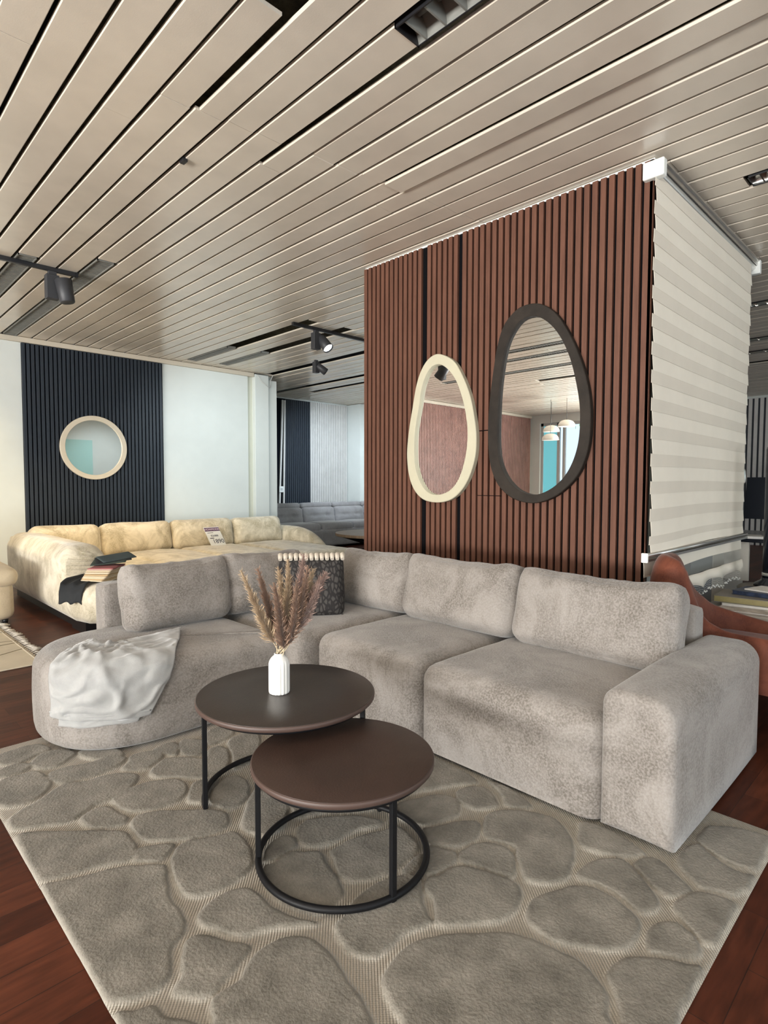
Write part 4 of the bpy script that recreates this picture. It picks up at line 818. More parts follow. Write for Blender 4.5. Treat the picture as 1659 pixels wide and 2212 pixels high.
# pampas grass
PL = M['plumes'] = None
def plume_mat(name, a, b_):
    return fabric(name, a, b_, tuple((x + y) / 2 for x, y in zip(a, b_)), 30, 200, .1, .95, .5)
PMS = [plume_mat('pampas_brown', (.20, .115, .075), (.36, .235, .165)), plume_mat('pampas_tan', (.38, .27, .165), (.55, .42, .28)), plume_mat('pampas_mauve', (.24, .15, .12), (.40, .28, .235))]
stems = [ # image tip (px,py), base of plume fraction, material, width, label position words
    ((521, 1235), (583, 1372), 1, .016, 'pampas stem leaning furthest to the left, pale tan tip'),
    ((557, 1230), (590, 1352), 0, .014, 'brown pampas stem second from the left'),
    ((592, 1262), (612, 1388), 0, .017, 'short dark brown pampas stem left of the middle'),
    ((601, 1228), (612, 1330), 1, .013, 'tan pampas stem in front of the left half of the pillow fringe'),
    ((622, 1212), (618, 1330), 1, .012, 'slender tan pampas stem left of the tallest one'),
    ((627, 1246), (622, 1345), 0, .013, 'brown pampas stem just left of the middle'),
    ((656, 1200), (634, 1338), 2, .017, 'tallest mauve brown pampas stem in the middle'),
    ((664, 1225), (640, 1350), 0, .013, 'brown pampas stem directly right of the tallest'),
    ((676, 1232), (645, 1335), 1, .015, 'tan pampas stem third from the right'),
    ((690, 1262), (652, 1345), 2, .013, 'mauve pampas stem second from the right'),
    ((704, 1239), (655, 1325), 2, .017, 'mauve pampas stem leaning furthest to the right'),
    ((640, 1258), (630, 1375), 0, .014, 'brown fluffy pampas stem low in the centre')]
CAMP = Vector((0, 0, 1.2))
def ray_at(x, y, depth):
    d = _F + _A * ((x - 829.5) / 1250.6) - _B * ((y - 1106) / 1250.6); return CAMP + d * depth
D0 = (Vector((vx, vy, .6)) - CAMP) @ _F
for i, (tip, bs, mi, wd, lab) in enumerate(stems):
    wd *= 1.35
    dd = [(-.03), .05, -.05, .04, .0, .06, .02, -.04, .05, -.02, .03, -.06][i]
    Tp = ray_at(*tip, D0 + dd); Bp = ray_at(*bs, D0 + dd * .5)
    root = Vector((vx + .008 * math.cos(i * 2.4), vy + .008 * math.sin(i * 2.4), vz + .05))
    mouth = Vector((vx + .009 * math.cos(i * 2.4), vy + .009 * math.sin(i * 2.4), vz + .15))
    t = thing('pampas_stem', lab, 'dried grass', tuple(root), 'dried pampas stems in the vase')
    def curve(k):  # quadratic through mouth, Bp, Tp
        a = mouth; c = Tp; b_ = Bp * 2 - (a + c) / 2
        if k < 0: return mouth + (root - mouth) * (-k)
        return a * (1 - k) ** 2 + b_ * 2 * k * (1 - k) + c * k * k
    kb = .5
    obj('stalk', MB().tube([curve(k) for k in (-1, -.4, 0, .1, .2, .3, .4, .5, .6, .75, .9)], [.0018] * 8 + [.0012] * 3, 6), M['stem'], t)
    fz = MB(); rs = np.random.RandomState(40 + i); N_ = 2600
    for q in range(N_):
        k = .38 + .62 * rs.rand() ** .8; kk = (k - .38) / .62
        prof_ = (wd * (min(1, kk * 3 + .12) ** .7) * (1 - kk ** 2.2) ** .8 * 1.1 + .003) * (.62 + .75 * abs(nz((k * 9, i * 3.1, rs.rand() * 1.2), 1.6, i)))
        p = curve(k); tg = (curve(min(1, k + .02)) - curve(k - .02)).normalized()
        rnd = Vector(rs.normal(size=3)); rad = (rnd - tg * rnd.dot(tg)).normalized()
        L_ = prof_ * rs.uniform(.5, 1.15); st_ = p + rad * prof_ * .1 * rs.rand()
        e = st_ + rad * L_ * rs.uniform(.6, 1.15) + tg * (L_ * rs.uniform(.3, 1.2) + .007); mid = (st_ + e) * .5 + rad * L_ * .12
        sd = tg.cross(rad) * rs.uniform(.0006, .0011)
        fz.add([st_ - sd * .6, st_ + sd * .6, mid + sd, e, mid - sd], [(0, 1, 2, 3, 4)])
    for q in range(320):
        k = .40 + .60 * rs.rand(); kk = (k - .40) / .6; p = curve(k); tg = (curve(min(1, k + .02)) - curve(k - .02)).normalized()
        rnd = Vector(rs.normal(size=3)); rad = (rnd - tg * rnd.dot(tg)).normalized(); L_ = wd * (1.25 - kk * .7) * rs.uniform(.9, 1.7)
        e = p + rad * L_ + tg * L_ * rs.uniform(.2, 1.4) + Vector((0, 0, -.004 * rs.rand())); mid = (p + e) * .5 + rad * L_ * .14; sd = tg.cross(rad) * .0004
        fz.add([p - sd, p + sd, mid + sd, e, mid - sd], [(0, 1, 2, 3, 4)])
    core = MB().tube([curve(k) for k in np.linspace(.4, .97, 9)], [max(.0025, wd * .30 * (min(1, kk * 4 + .2)) * (1 - kk) ** .5) for kk in np.linspace(0, .97, 9)], 8)
    fz.add(core.v, core.f, True)
    obj('plume', fz, PMS[mi], t)
# ================================================================ RUGS
def pebble_rug():
    x0, x1, y0, y1 = .44, 2.315, .41, 3.035
    step = .0065; nx = int((x1 - x0) / step); ny = int((y1 - y0) / step)
    X, Y = np.meshgrid(np.linspace(x0, x1, nx + 1), np.linspace(y0, y1, ny + 1), indexing='ij')
    best = np.full(X.shape, -9.0)
    # wobble of the outlines
    wob = .004 * np.sin(X * 61 + 2 * np.sin(Y * 37)) * np.sin(Y * 53 + 1.3) 
    for st in STONES:
        P = np.array(smooth_closed(st, 4))[:, :2]
        bx0, by0 = P.min(0) - .05; bx1, by1 = P.max(0) + .05
        sel = (X > bx0) & (X < bx1) & (Y > by0) & (Y < by1)
        if not sel.any(): continue
        xs, ys = X[sel], Y[sel]; dmin = np.full(xs.shape, 9.); ins = np.zeros(xs.shape, bool)
        for i in range(len(P)):
            a, b_ = P[i], P[(i + 1) % len(P)]; ab = b_ - a; L2 = ab @ ab + 1e-12
            t = np.clip(((xs - a[0]) * ab[0] + (ys - a[1]) * ab[1]) / L2, 0, 1)
            dmin = np.minimum(dmin, np.hypot(xs - a[0] - t * ab[0], ys - a[1] - t * ab[1]))
            c = ((a[1] > ys) != (b_[1] > ys)) & (xs < (b_[0] - a[0]) * (ys - a[1]) / (b_[1] - a[1] + 1e-15) + a[0]); ins ^= c
        best[sel] = np.maximum(best[sel], np.where(ins, dmin, -dmin))
    # stones hidden beneath the sofa and table: fill with generic cells
    sd = best + .005 + wob * .5
    h = np.clip(sd / .011, 0, 1); h = h * h * (3 - 2 * h)
    Z = .0045 + .0095 * h + .0012 * np.sin(X * 23 + Y * 9) * np.sin(Y * 31 - X * 11) * h
    edge = np.minimum.reduce([X - x0, x1 - X, Y - y0, y1 - Y]); Z *= np.clip(.35 + edge / .012, 0, 1)
    pile = np.clip(sd / .005 + .3, 0, 1); rim = np.exp(-((sd + .001) / .0042) ** 2) * .75
    rim = np.maximum(rim, np.clip(1 - edge / .008, 0, 1) * .6)
    vs = np.stack([X, Y, Z], -1).reshape(-1, 3); ii = np.arange(nx * (ny + 1)).reshape(nx, ny + 1)[:, :-1].ravel()
    F = np.stack([ii, ii + ny + 1, ii + ny + 2, ii + 1], -1)
    # skirt
    base = len(vs); bl = [(x0, y0), (x1, y0), (x1, y1), (x0, y1)]
    org = ((x0 + x1) / 2, (y0 + y1) / 2, 0)
    vs = vs - V3(org)
    me = bpy.data.meshes.new('pebble_rug'); me.from_pydata(vs.tolist(), [], F.tolist())
    for nm, arr in (('pile', pile), ('rim', rim)):
        at = me.attributes.new(nm, 'FLOAT', 'POINT'); at.data.foreach_set('value', arr.ravel().astype(np.float32))
    me.polygons.foreach_set('use_smooth', [True] * len(me.polygons)); me.materials.append(M['rug'])
    o = bpy.data.objects.new('pebble_rug', me); C.objects.link(o); o.location = org
    return tag(o, 'large grey beige rug with raised pebble shapes under the coffee tables', 'rug')
pebble_rug()
# beige rug at the left
rg = thing('fringed_rug', 'cream flatweave rug with thin lines and a tasselled edge, left of the sofas', 'rug', (.1, 5.2, 0))
obj('rug_field', MB().box(-1.2, 1.06, 4.285, 6.4, .001, .010), M['rugbeige'], rg, bevel=.003)
ln = MB()
for a, b_ in (((.2, 4.33), (1.055, 4.75)), ((-.6, 4.8), (1.055, 4.95)), ((-.9, 5.5), (1.055, 5.02)), ((-.5, 6.2), (1.055, 5.35)), ((-1.1, 5.6), (.9, 6.35))):
    ln.tube([(a[0], a[1], .0100), (b_[0], b_[1], .0100)], .004, 5)
ln.tube([(1.04, 4.30, .010), (1.04, 6.38, .010)], .006, 5)
obj('woven_lines', ln, M['rugline'], rg)
rs = np.random.RandomState(2)
ts = MB()
for i in range(46):
    y = 4.31 + i * .045; dx, dy = rs.uniform(.05, .085), rs.uniform(-.02, .02)
    ts.tube([(1.06, y, .007), (1.06 + dx * .5, y + dy * .4, .012), (1.06 + dx, y + dy, .006)], [.004, .007, .009], 5)
obj('tassels', ts, M['fringe'], rg, kind='stuff')

# ================================================================ BEIGE SOFA AT THE FAR WALL
bs = thing('velvet_sofa', 'long beige velvet sofa in front of the navy slatted panel', 'sofa', (3.4, 6.2, 0))
def wr(amp, f, seed):
    return lambda u, q: (nz(q, f, seed) * amp, nz(q, f, seed + 5) * amp, nz(q, f, seed + 8) * amp + (.02 * (1 - u[0] ** 2) * (1 - u[1] ** 2) if u[2] > .5 else 0))
obj('plinth', MB().box(1.53, 4.88, 5.05, 7.15, 0, .10).box(1.50, 2.35, 4.86, 5.2, 0, .10), M['plinth'], bs)
obj('base', rboxmb(3.22, 6.15, .24, 3.44, 1.9, .28, .08, 14, wr(.01, 3, 1)), M['beige'], bs)
ch = [(1.43, 7.1), (1.42, 4.98), (1.47, 4.78), (1.60, 4.66), (1.80, 4.62), (2.10, 4.62), (2.28, 4.68), (2.36, 4.82), (2.38, 5.2), (2.38, 7.1)]
chp = []
for i in range(len(ch)):
    a, b_ = V3(ch[i]), V3(ch[(i + 1) % len(ch)]); 
    for k in range(4): chp.append(tuple(a + (b_ - a) * k / 4))
obj('chaise_seat', outline_body(chp, [(.10, .09), (.05, .10), (.015, .15), (0, .22), (.0, .28), (.02, .34), (.05, .375), (.10, .39), (.2, .40)], .01), M['beige'], bs)
for i, (xa, xb) in enumerate(((2.40, 3.17), (3.17, 3.94), (3.94, 4.71))):
    obj('seat_cushion', rboxmb((xa + xb) / 2, 6.02, .34, xb - xa - .01, 1.6, .14, .06, 12, wr(.012, 4, i)), M['beige'], bs)
for i, (xa, xb) in enumerate(((1.60, 2.30), (2.30, 3.12), (3.12, 3.96), (3.96, 4.72))):
    def bf(u, q, s_=i):
        k = (1 - u[0] ** 4) * (1 - u[2] ** 2); return (0, -.035 * k + nz(q, 5, s_) * .012, nz(q, 4, s_) * .012)
    Mx = Matrix.Rotation(R(-13), 3, 'X')
    obj('back_cushion', rboxmb((xa + xb) / 2, 6.93, .545, xb - xa - .006, .24, .38, .08, 14, bf, M=Mx), M['beige'], bs)
obj('backrest', rboxmb(3.18, 7.14, .36, 3.4, .16, .56, .05, 10, wr(.01, 3, 4)), M['beige'], bs)
# left arm/back block with a rounded top and gathered front
def armb(u, q): return (nz(q, 3, 4) * .008, 0, .02 * (1 - u[0] ** 2) if u[2] > .5 else 0)
obj('armrest', rboxmb(1.61, 6.15, .375, .38, 1.94, .57, .13, 18, armb), M['beige'], bs)
gt = MB(); rows = []
for i in range(40):
    z = .385 + .245 * i / 39; row = []
    for j in range(24):
        a = j / 23; x = 1.46 + .32 * a; sw = math.sin(i * 1.15 + 2.5 * math.sin(a * 2.2)) * .011 * math.sin(math.pi * min(1, a * 1.2 + .15)) 
        hz = 1 - max(0, (z - .52) / .11) ** 2.2 if z > .52 else 1
        yy = 5.185 - .03 * math.sin(math.pi * a) - sw + .05 * (1 - hz); xx = 1.62 + (x - 1.62) * (max(.25, hz) ** .5)
        row.append((xx, yy, z))
    rows.append(row)
gt.grid(rows); obj('gathered_panel', gt, M['beige'], bs)
# rounded low wing on the right
wg = MB(); rows = []
for i in range(30):
    a = i / 29; y = 7.05 - 1.10 * a; zt_ = .60 * math.sqrt(max(0, 1 - (max(0, a - .25) / .78) ** 2.6)) if a > .25 else .60
    zt_ = max(zt_, .22); row = []
    for k in range(17):
        b_ = k / 16 * math.pi; row.append((4.83 - .125 * math.cos(b_) * 1.0, y, .1 + (zt_ - .1) * max(0, math.sin(b_)) ** .35))
    rows.append(row)
wg.grid(rows); wg.f.append(tuple(len(rows[0]) * 29 + k for k in range(17))); wg.sm.append(False)
obj('armrest', wg, M['beige'], bs)
# price card
pt = thing('price_card', 'white price card with a purple header leaning against the beige sofa back', 'price sign', (3.63, 6.68, .405))
lean = R(16); u_ = Vector((1, .02, 0)).normalized(); up_ = Vector((0.0, math.sin(lean), math.cos(lean))); up_ = (up_ + u_ * -.32).normalized(); n_ = u_.cross(up_).normalized()
# the card is tilted to its left in the picture
def cm(cx, cz, dn=0): return Vector((3.645, 6.66, .405)) + u_ * cx + up_ * cz + n_ * dn
def cbox(mb, xa, xb, za, zb, d0, d1):
    P = [cm(x, z, d) for d in (d0, d1) for z in (za, zb) for x in (xa, xb)]
    mb.add(P, [(0, 2, 3, 1), (4, 5, 7, 6), (0, 1, 5, 4), (2, 6, 7, 3), (0, 4, 6, 2), (1, 3, 7, 5)]); return mb
obj('card', cbox(MB(), -.105, .105, 0, .262, 0, .0015), M['paper'], pt)
obj('header_band', cbox(MB(), -.100, .105, .205, .255, .0015, .002), M['purple'], pt)
def m4(cx, cz, d): 
    mm = Matrix.Identity(4)
    for r_ in range(3): mm[r_][0] = u_[r_]; mm[r_][1] = up_[r_]; mm[r_][2] = n_[r_]
    mm.translation = cm(cx, cz, d); return mm
text_mesh('SHOWMODEL', .035, 'header_text', M['pinkink'], pt, m4(0, .23, .0022))
text_mesh('\u20ac2.000', .036, 'old_price', M['ink'], pt, m4(.0, .143, .0022))
text_mesh('1890', .078, 'price', M['ink'], pt, m4(.022, .065, .0022))
st = MB(); cbox(st, -.075, -.02, .106, .116, .0015, .002); cbox(st, -.08, .0, .182, .188, .0015, .002); cbox(st, -.05, .05, .139, .1425, .0022, .0026); obj('small_print', st, M['ink'], pt)
# fabric sample books
sb = thing('fabric_sample_book', 'cream and pink fabric samples with dark ones on top, lying on the beige sofa', 'fabric samples', (1.75, 4.95, .40))
cols = [((.62, .50, .34), 'cream_sample'), ((.50, .36, .20), 'tan_sample'), ((.66, .55, .40), 'ivory_sample'), ((.35, .12, .12), 'wine_sample'), ((.60, .45, .36), 'blush_sample')]
cm_ = [mat(n_2, c_, .9) for c_, n_2 in cols]
mdk = [mat('dark_green_sample', (.035, .05, .04), .8), mat('black_sample', (.012, .014, .016), .8), mat('slate_sample', (.05, .07, .075), .7)]
for i in range(9):
    q = Matrix.Rotation(R(30 + i * 2.5), 3, 'Z')
    def wf(u, p, i=i): return (0, 0, .003 * math.sin(u[0] * 5 + i))
    obj('cloth_sample', rboxmb(1.66 + .005 * i, 4.92 + .004 * i, .424 + i * .0115, .27, .20, .011, .004, 6, wf, M=q), cm_[(0, 1, 2, 0, 1, 2, 0, 4, 3)[i]], sb)
for i in range(3):
    q = Matrix.Rotation(R(-30 + i * 16), 3, 'Z') @ Matrix.Rotation(R(10), 3, 'X') @ Matrix.Rotation(R(-5), 3, 'Y')
    obj('cloth_sample', rboxmb(1.74 + i * .03, 5.00 + i * .01, .555 + i * .012, .27, .17, .010, .004, 6, None, M=q), mdk[i], sb)
bc = thing('black_cloth', 'black cloth swatch hanging over the corner of the beige sofa beside the fabric samples', 'cloth', (1.45, 4.93, .25))
rows = []; KP = np.array([(1.74, 5.15, .440), (1.62, 5.06, .435), (1.50, 4.98, .428), (1.435, 4.925, .405), (1.405, 4.90, .345), (1.395, 4.885, .265)])
for i in range(24):
    a = i / 23 * 5; k = min(int(a), 4); p = KP[k] * (1 - a + k) + KP[k + 1] * (a - k); row = []
    for j in range(14):
        b_ = j / 13 - .5; d = V3((.13, -.17, 0)) * (1 + .12 * math.sin(a)); row.append(p + d * b_ + V3((-.006 * math.sin(b_ * 12), 0, .010 * math.sin(b_ * 13 + a * .8))))
    rows.append(row)
o = obj('cloth', MB().grid(rows), mdk[1], bc); s_ = o.modifiers.new('solid', 'SOLIDIFY'); s_.thickness = .006

# ================================================================ GREY SOFA IN THE FAR ROOM
gs = thing('recliner_sofa', 'grey tufted velvet sofa with adjustable headrests in the far room', 'sofa', (7.5, 8.9, 0))
obj('base', rboxmb(7.16, 8.85, .20, 2.6, 1.1, .32, .05, 8), M['gsofa'], gs)
edges = [(5.85, 6.63), (6.63, 7.41), (7.41, 8.19), (8.19, 8.46)]
for i, (xa, xb) in enumerate(edges):
    xm = (xa + xb) / 2; w = xb - xa - .012
    obj('seat_cushion', rboxmb(xm, 8.62, .38, w, .62, .17, .07, 10, lambda u, q: (0, 0, .02 * (1 - u[0] ** 2) * (1 - u[1] ** 2) if u[2] > .5 else 0)), M['gsofa'], gs)
    def tf(u, q):
        k = -.04 * (1 - u[0] ** 2) * (1 - u[2] ** 2)
        if u[1] < 0:
            for bx in (-.4, .4): k += .035 * math.exp(-(((u[0] - bx) / .16) ** 2 + ((u[2] + .05) / .2) ** 2))
            k += .012 * math.exp(-((u[2] + .05) / .09) ** 2)
        return (0, k if u[1] < 0 else 0, 0)
    obj('back_cushion', rboxmb(xm, 8.98, .565, w, .24, .34, .07, 16, tf, M=Matrix.Rotation(R(-10), 3, 'X')), M['gsofa'], gs)
    obj('headrest', rboxmb(xm, 9.06, .765, w - .015, .20, .11, .05, 10, M=Matrix.Rotation(R(-10), 3, 'X')), M['gsofa'], gs)
obj('backrest', rboxmb(7.16, 9.25, .42, 2.6, .25, .72, .06, 8), M['gsofa'], gs)

# round table with crossed black legs
wt = thing('wooden_table', 'oak topped low table with crossed black legs beside the brown slatted wall', 'table', (6.58, 6.80, 0))
tp = MB(); pts = [(6.58 + .70 * math.cos(a), 6.80 + .70 * math.sin(a)) for a in np.linspace(0, 2 * math.pi, 48, endpoint=False)]
tp.prism(pts, lambda p, t: (p[0], p[1], t), .355, .40); obj('tabletop', tp, M['oak'], wt, bevel=.005)
for s1, s2 in ((1, 1), (1, -1), (-1, 1), (-1, -1)):
    a = Vector((6.58 + .42 * s1, 6.80 + .42 * s2, .355)); b_ = Vector((6.58 + .03 * s1, 6.80 + .03 * s2, .19)); c = Vector((6.58 - .36 * s1, 6.80 - .36 * s2, 0.02))
    obj('leg', MB().tube([a, b_, c], .035, 4), M['metalblk'], wt)

# ================================================================ ARMCHAIR AT THE LEFT EDGE
ac = thing('upholstered_armchair', 'sand coloured upholstered armchair cut off by the left edge of the photo', 'armchair', (.72, 6.1, 0))
obj('base', rboxmb(.72, 6.12, .21, .95, .95, .34, .07, 10, wr(.006, 4, 3)), M['armch'], ac)
obj('seat_cushion', rboxmb(.73, 6.05, .41, .99, .90, .17, .08, 12, wr(.01, 4, 5)), M['armch'], ac)
obj('backrest', rboxmb(.70, 6.55, .56, .98, .24, .60, .11, 12, wr(.01, 4, 6), M=Matrix.Rotation(R(-8), 3, 'X')), M['armch'], ac)
for x, y in ((.3, 5.72), (1.13, 5.72), (.3, 6.5), (1.13, 6.5)): obj('leg', MB().tube([(x, y, .05), (x, y, .0105)], [.025, .02], 10), M['plinth'], ac)

# ================================================================ BLIND
bl = thing('zebra_blind', 'cream zebra roller blind on the side of the partition, with a scalloped beaded bottom', 'blind', (4.1, 1.25, .5))
BX0, BX1, BY = 3.208, 5.06, 1.218
obj('headrail', MB().box(3.235, 5.20, 1.19, 1.30, 2.892, 2.905), M['alu'], bl)
hp = [(1.215, 2.892), (1.208, 2.87), (1.215, 2.845), (1.235, 2.83), (1.26, 2.827), (1.285, 2.84), (1.30, 2.865), (1.31, 2.892)]
ht = MB(); ht.grid([[(x, p[0], p[1]) for p in hp] for x in (3.24, 5.18)], True); obj('roller_tube', ht, M['alu'], bl)
obj('head_profile', MB().box(3.24, 5.19, 1.200, 1.206, 2.862, 2.905), M['alu'], bl)
obj('end_cap', MB().box(3.188, 3.238, 1.175, 1.285, 2.805, 2.895), M['plastic'], bl, bevel=.008)
obj('end_cap', MB().box(5.18, 5.225, 1.185, 1.285, 2.805, 2.905), M['plastic'], bl, bevel=.006)
per = .1465; zt0 = 2.83
def sag(x, z):  # gentle ripples of the hanging cloth
    a = (x - BX0) / (BX1 - BX0); k = (2.85 - z) / 2.2
    return -.010 * k * math.sin(a * 7.5 + z * 1.2) - .006 * math.sin(a * 3 + 2 * z)
fb1, fb2 = MB(), MB(); z = zt0; i = 0; nxs = 40
def band(mb, xa, xb, za, zb, ya, yb):
    rows = []
    for j in range(nxs + 1):
        x = xa + (xb - xa) * j / nxs; dz = -.006 * math.sin((x - BX0) * 2.4 + za * 2)
        rows.append([(x, ya + sag(x, za), za + dz), (x, (ya + yb) / 2 + sag(x, za) - .0002, (za + zb) / 2 + dz), (x, yb + sag(x, zb), zb + dz)])
    mb.grid(rows, False)
while z > .86:
    za, zb = z, max(z - per, .825); k = (zt0 - z) / 2.0; sh = -.012 * k
    # opaque front strip (upper, overlapping the strip behind) and the lower, paler strip behind it
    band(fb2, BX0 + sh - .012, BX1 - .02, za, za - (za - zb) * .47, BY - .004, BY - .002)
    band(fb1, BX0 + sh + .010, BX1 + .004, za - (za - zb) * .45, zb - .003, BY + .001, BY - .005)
    z -= per; i += 1
for n_, mb_, mm in (('cloth_bands', fb2, M['blind2']), ('cloth_bands', fb1, M['blind'])):
    o = obj(n_, mb_, mm, bl); s_ = o.modifiers.new('solid', 'SOLIDIFY'); s_.thickness = .0015
obj('bottom_bar', MB().tube([(BX0 - .075, BY - .018, .817), (BX1 + .03, BY - .018, .817)], .013, 12).box(BX0 - .075, BX1 + .03, BY - .03, BY - .006, .786, .80), M['alu'], bl)
obj('bar_cap', MB().box(BX0 - .088, BX0 - .072, BY - .036, BY + .0, .782, .834), M['plastic'], bl, bevel=.005)
lb = MB(); z1_ = .79
band(lb, BX0 - .06, BX1 - .01, .80, .705, BY + .01, BY + .005); o = obj('cloth_bands', lb, M['blind'], bl); o.modifiers.new('solid', 'SOLIDIFY').thickness = .0015
shb = MB(); band(shb, BX0 - .05, BX1 - .03, .705, .62, BY + .005, BY + .005); obj('sheer_band', shb, M['sheer'], bl)
sc = MB(); rows = []; nS = 160
for j in range(nS + 1):
    x = BX0 - .05 + (BX1 + .02 - BX0 + .05) * j / nS; ph = (x - BX0) / .46; low = .565 - .035 * abs(math.sin(ph * math.pi)) ** .7 * -1 - .04
    rows.append([(x, BY + .004 + .004 * math.sin(x * 18), .625), (x, BY - .002 + .006 * math.sin(x * 18), .59), (x, BY - .002 + .008 * math.sin(x * 18), low)])
sc.grid(rows); o = obj('scalloped_trim', sc, M['blind'], bl); o.modifiers.new('solid', 'SOLIDIFY').thickness = .004
bd = MB(); rs = np.random.RandomState(4)
def oct_(c, r):
    c = V3(c); v = [c + V3(d) * r for d in ((1, 0, 0), (-1, 0, 0), (0, 1, 0), (0, -1, 0), (0, 0, 1.2), (0, 0, -1.2))]
    bd.add(v, [(0, 2, 4), (2, 1, 4), (1, 3, 4), (3, 0, 4), (2, 0, 5), (1, 2, 5), (3, 1, 5), (0, 3, 5)])
for j in range(74):
    x = BX0 - .03 + 1.85 * j / 73; ph = (x - BX0) / .46; low = .565 - .035 * abs(math.sin(ph * math.pi)) ** .7 * -1 - .04
    L_ = .055 + .008 * math.sin(j * 1.7)
    for q in range(4): oct_((x + .002 * math.sin(q + j), BY, low - .008 - L_ * q / 4), .0022)
    oct_((x, BY, low - .006 - L_), .0066)
obj('bead_fringe', bd, M['bead'], bl, kind='stuff')
for i, x in enumerate((5.10, 5.155)):
    obj('pull_cord', MB().tube([(x, 1.245, 2.83), (x + .004, 1.245, 2.0), (x - .012, 1.245, 1.27)], .0028, 6), M['cable'], bl)
pw = MB().tube([(5.125, 1.245, 1.33), (5.125, 1.245, 1.30), (5.125, 1.245, 1.22), (5.125, 1.245, 1.19)], [.012, .022, .024, .012], 12); obj('cord_weight', pw, M['alu'], bl)

# ================================================================ TERRACOTTA CHAIR
rc = thing('terracotta_chair', 'terracotta velvet lounge chair behind the sofa arm, under the blind', 'chair', (3.42, .75, 0))
path = [(3.10, .10, .44, 0), (3.09, .35, .475, 0), (3.09, .60, .49, 0), (3.09, .80, .495, 0), (3.09, .92, .55, .02), (3.085, .98, .80, .08), (3.09, 1.06, .835, .11),
        (3.15, 1.115, .84, .12), (3.25, 1.12, .835, .12), (3.34, 1.12, .825, .11), (3.42, 1.115, .74, .06), (3.54, 1.09, .61, .03), (3.66, 1.02, .51, .01), (3.74, .88, .46, 0), (3.76, .70, .425, 0), (3.77, .45, .40, 0), (3.77, .15, .39, 0)]
Pp = np.array(path); cum = np.r_[0, np.cumsum(np.linalg.norm(np.diff(Pp[:, :2], axis=0), axis=1))]; N1 = 70; rows = []
def pat(t): return np.array([np.interp(t, cum, Pp[:, k]) for k in range(4)])
for i in range(N1 + 1):
    t = cum[-1] * i / N1; p = sum(pat(min(max(t + d, 0), cum[-1])) for d in (-.03, -.015, 0, .015, .03)) / 5
    dd = pat(min(t + .04, cum[-1])) - pat(max(t - .04, 0)); no = V3((-dd[1], dd[0], 0)); no /= np.linalg.norm(no)
    row = []
    for k in range(17):
        b_ = k / 16 * math.pi; hz = math.sin(b_); zz = .24 + (p[2] - .24) * max(0, hz) ** .4
        row.append(V3((p[0], p[1], zz)) + no * ((.042 + p[3] * .3) * math.cos(b_) * -1 - 0) )
    rows.append(row)
sh_ = MB().grid(rows); m0 = len(rows[0])
sh_.f.append(tuple(range(m0))); sh_.sm.append(False); sh_.f.append(tuple(m0 * N1 + k for k in range(m0))[::-1]); sh_.sm.append(False)
obj('backrest', sh_, M['rust'], rc)
obj('seat', rboxmb(3.43, .56, .30, .58, 1.0, .16, .07, 12, lambda u, q: (0, 0, .02 * (1 - u[0] ** 2) * (1 - u[1] ** 2) if u[2] > .5 else 0)), M['rust'], rc)
for sx, sy in ((-1, -1), (-1, 1), (1, -1), (1, 1)):
    obj('leg', MB().tube([(3.50 + .2 * sx, .62 + .2 * sy, .29), (3.50 + .27 * sx, .62 + .27 * sy, 0)], [.018, .012], 10), M['metalblk'], rc)

# ================================================================ LOW TABLE WITH BOOKS
lt = thing('low_table', 'low pale table under the blind, covered with books and samples', 'table', (4.6, .62, 0))
obj('tabletop', MB().box(3.93, 5.45, -.25, 1.19, .385, .42), M['deskw'], lt, bevel=.004)
for x, y in ((4.02, -.15), (5.35, -.15), (4.02, 1.1), (5.35, 1.1)): obj('leg', MB().box(x - .03, x + .03, y - .03, y + .03, 0, .385), M['deskw'], lt)
def book(name, label, cat, c, d, rz, mcover, mpage, ov=.004, grp=None):
    t = thing(name, label, cat, (c[0], c[1], c[2]), grp); q = Matrix.Rotation(R(rz), 3, 'Z')
    th = d[2]
    obj('page_block', MB().obox((c[0], c[1], c[2] + th / 2), (d[0] - 2 * ov, d[1] - 2 * ov, th - .006), q), mpage, t)
    cv = MB(); cv.obox((c[0], c[1], c[2] + .0015), (d[0], d[1], .003), q); cv.obox((c[0], c[1], c[2] + th - .0015), (d[0], d[1], .003), q)
    obj('cover', cv, mcover, t); return t
book('book', 'thick book with gold coloured page edges on the low table, topmost of the big ones', 'book', (4.27, .93, .448), (.30, .44, .040), 4, M['taupe'], M['gold'])
book('book', 'navy patterned book lying on the gold edged book', 'book', (4.33, .89, .489), (.24, .33, .026), -6, M['navybook'], M['navybook'])
book('magazine', 'white magazine lying on top of the navy patterned book', 'magazine', (4.36, .84, .516), (.21, .30, .007), -14, M['page'], M['page'])
book('magazine', 'open picture magazine on the low table in front of the gold edged book', 'magazine', (4.09, .86, .421), (.22, .46, .012), 3, M['magaz'], M['page'])
book('magazine', 'pale catalogue directly beneath the gold edged book', 'magazine', (4.28, .88, .434), (.34, .46, .013), 8, M['page'], M['page'])
book('magazine', 'pale brochure at the right edge of the photo on the low table', 'magazine', (4.12, .52, .421), (.21, .26, .010), 35, M['page'], M['page'])
book('sample_box', 'flat white sample box between the books and the black column', 'box', (4.50, 1.10, .421), (.11, .12, .022), 5, M['page'], M['page'])
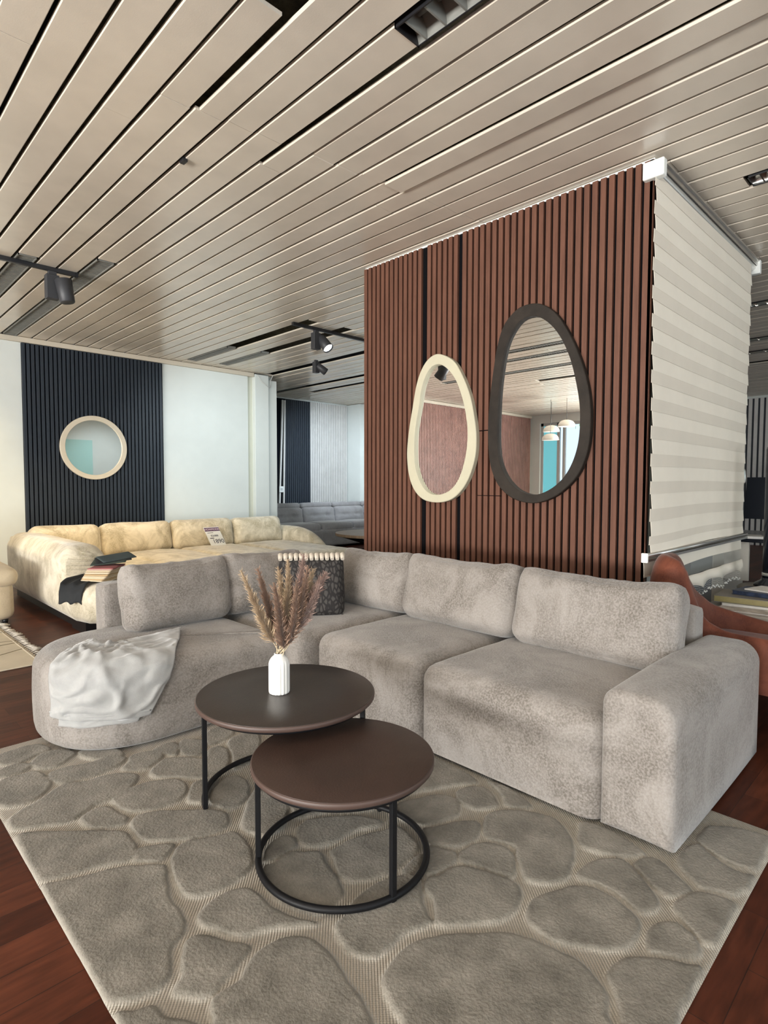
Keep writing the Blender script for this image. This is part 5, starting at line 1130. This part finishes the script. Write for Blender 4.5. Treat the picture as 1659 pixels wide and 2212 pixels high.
# round pedestal and black column
rp = thing('pedestal', 'round taupe stone pedestal carrying the black column at the right edge', 'pedestal', (4.78, .965, .421))
obj('plinth', MB().lathe([(0, 0), (.16, 0), (.20, .02), (.205, .045), (.185, .06), (0, .06)], (4.78, .965, .421), 48), M['taupe'], rp)
bc_ = thing('black_column', 'tall black column with a silver collar standing on the taupe pedestal', 'tower fan', (4.78, .965, .482))
obj('foot', MB().lathe([(0, 0), (.105, 0), (.10, .02), (.06, .045), (.058, .06), (0, .06)], (4.78, .965, .482), 40), M['blackgloss'], bc_)
obj('column', MB().lathe([(0, .06), (.053, .06), (.053, .96), (.045, .98), (0, .98)], (4.78, .965, .482), 40), M['blackgloss'], bc_)
obj('collar', MB().lathe([(.0545, .075), (.0555, .077), (.0555, .095), (.0545, .097)], (4.78, .965, .482), 40), M['alu'], bc_)
# desk further back with monitor
dk = thing('office_desk', 'black topped desk with white side panels behind the black column', 'desk', (6.0, 1.2, 0))
obj('desk_top', MB().box(5.55, 6.6, .35, 1.62, .715, .745), M['blackgloss'], dk, bevel=.004)
obj('side_panel', MB().box(5.60, 6.3, 1.50, 1.53, .0, .715), M['beigebox'], dk)
obj('side_panel', MB().box(5.62, 5.65, 1.30, 1.50, .38, .715), M['beigebox'], dk)
obj('drawer_unit', MB().box(5.7, 6.3, .5, 1.0, .1, .70), M['spotblk'], dk, bevel=.004)
mo = thing('monitor', 'black computer monitor seen from behind, on the desk right of the blind', 'monitor', (5.85, 1.17, .746))
obj('screen', MB().add([(5.80, 1.02, .90), (5.80, 1.39, .90), (5.83, 1.38, 1.26), (5.83, 1.04, 1.26), (5.84, 1.02, .90), (5.84, 1.39, .90), (5.87, 1.38, 1.26), (5.87, 1.04, 1.26)], [(0, 3, 2, 1), (4, 5, 6, 7), (0, 1, 5, 4), (1, 2, 6, 5), (2, 3, 7, 6), (3, 0, 4, 7)]), M['blackgloss'], mo)
obj('stand', MB().box(5.83, 5.86, 1.16, 1.24, .75, .95).box(5.75, 5.95, 1.08, 1.32, .746, .756), M['blackgloss'], mo)
rs = np.random.RandomState(9)
for i, (x, y, lab) in enumerate(((5.72, 1.46, 'grey folder lying on the black desk beside the blind'), (5.66, 1.30, 'pale paper pile on the black desk in front of the monitor'))):
    book('folder', lab, 'papers', (x, y, .746), (.22, .18, .03 - .01 * i), 20 * i, M['spotblk'] if i == 0 else M['page'], M['page'])
oc = thing('office_chair', 'dark grey office chair beyond the monitor at the right edge', 'office chair', (6.9, 1.15, 0))
obj('backrest', rboxmb(6.9, 1.15, 1.18, .08, .46, .40, .035, 8), M['spotblk'], oc)
obj('seat', rboxmb(7.12, 1.15, .48, .46, .46, .08, .035, 8), M['spotblk'], oc)
obj('pole', MB().tube([(7.12, 1.15, .02), (7.12, 1.15, .45)], .025, 10).tube([(6.95, 1.15, .48), (6.90, 1.15, 1.0)], .02, 8), M['blackgloss'], oc)
obj('foot', MB().box(6.85, 7.4, 1.13, 1.17, 0.01, .05).box(7.1, 7.14, .88, 1.42, 0.01, .05), M['blackgloss'], oc)
tag(obj('ceiling_rod', MB().box(6.0, 9.5, 1.02, 1.04, 2.60, 2.63), M['cable']), 'thin white rod hanging under the ceiling right of the blind', 'rod')
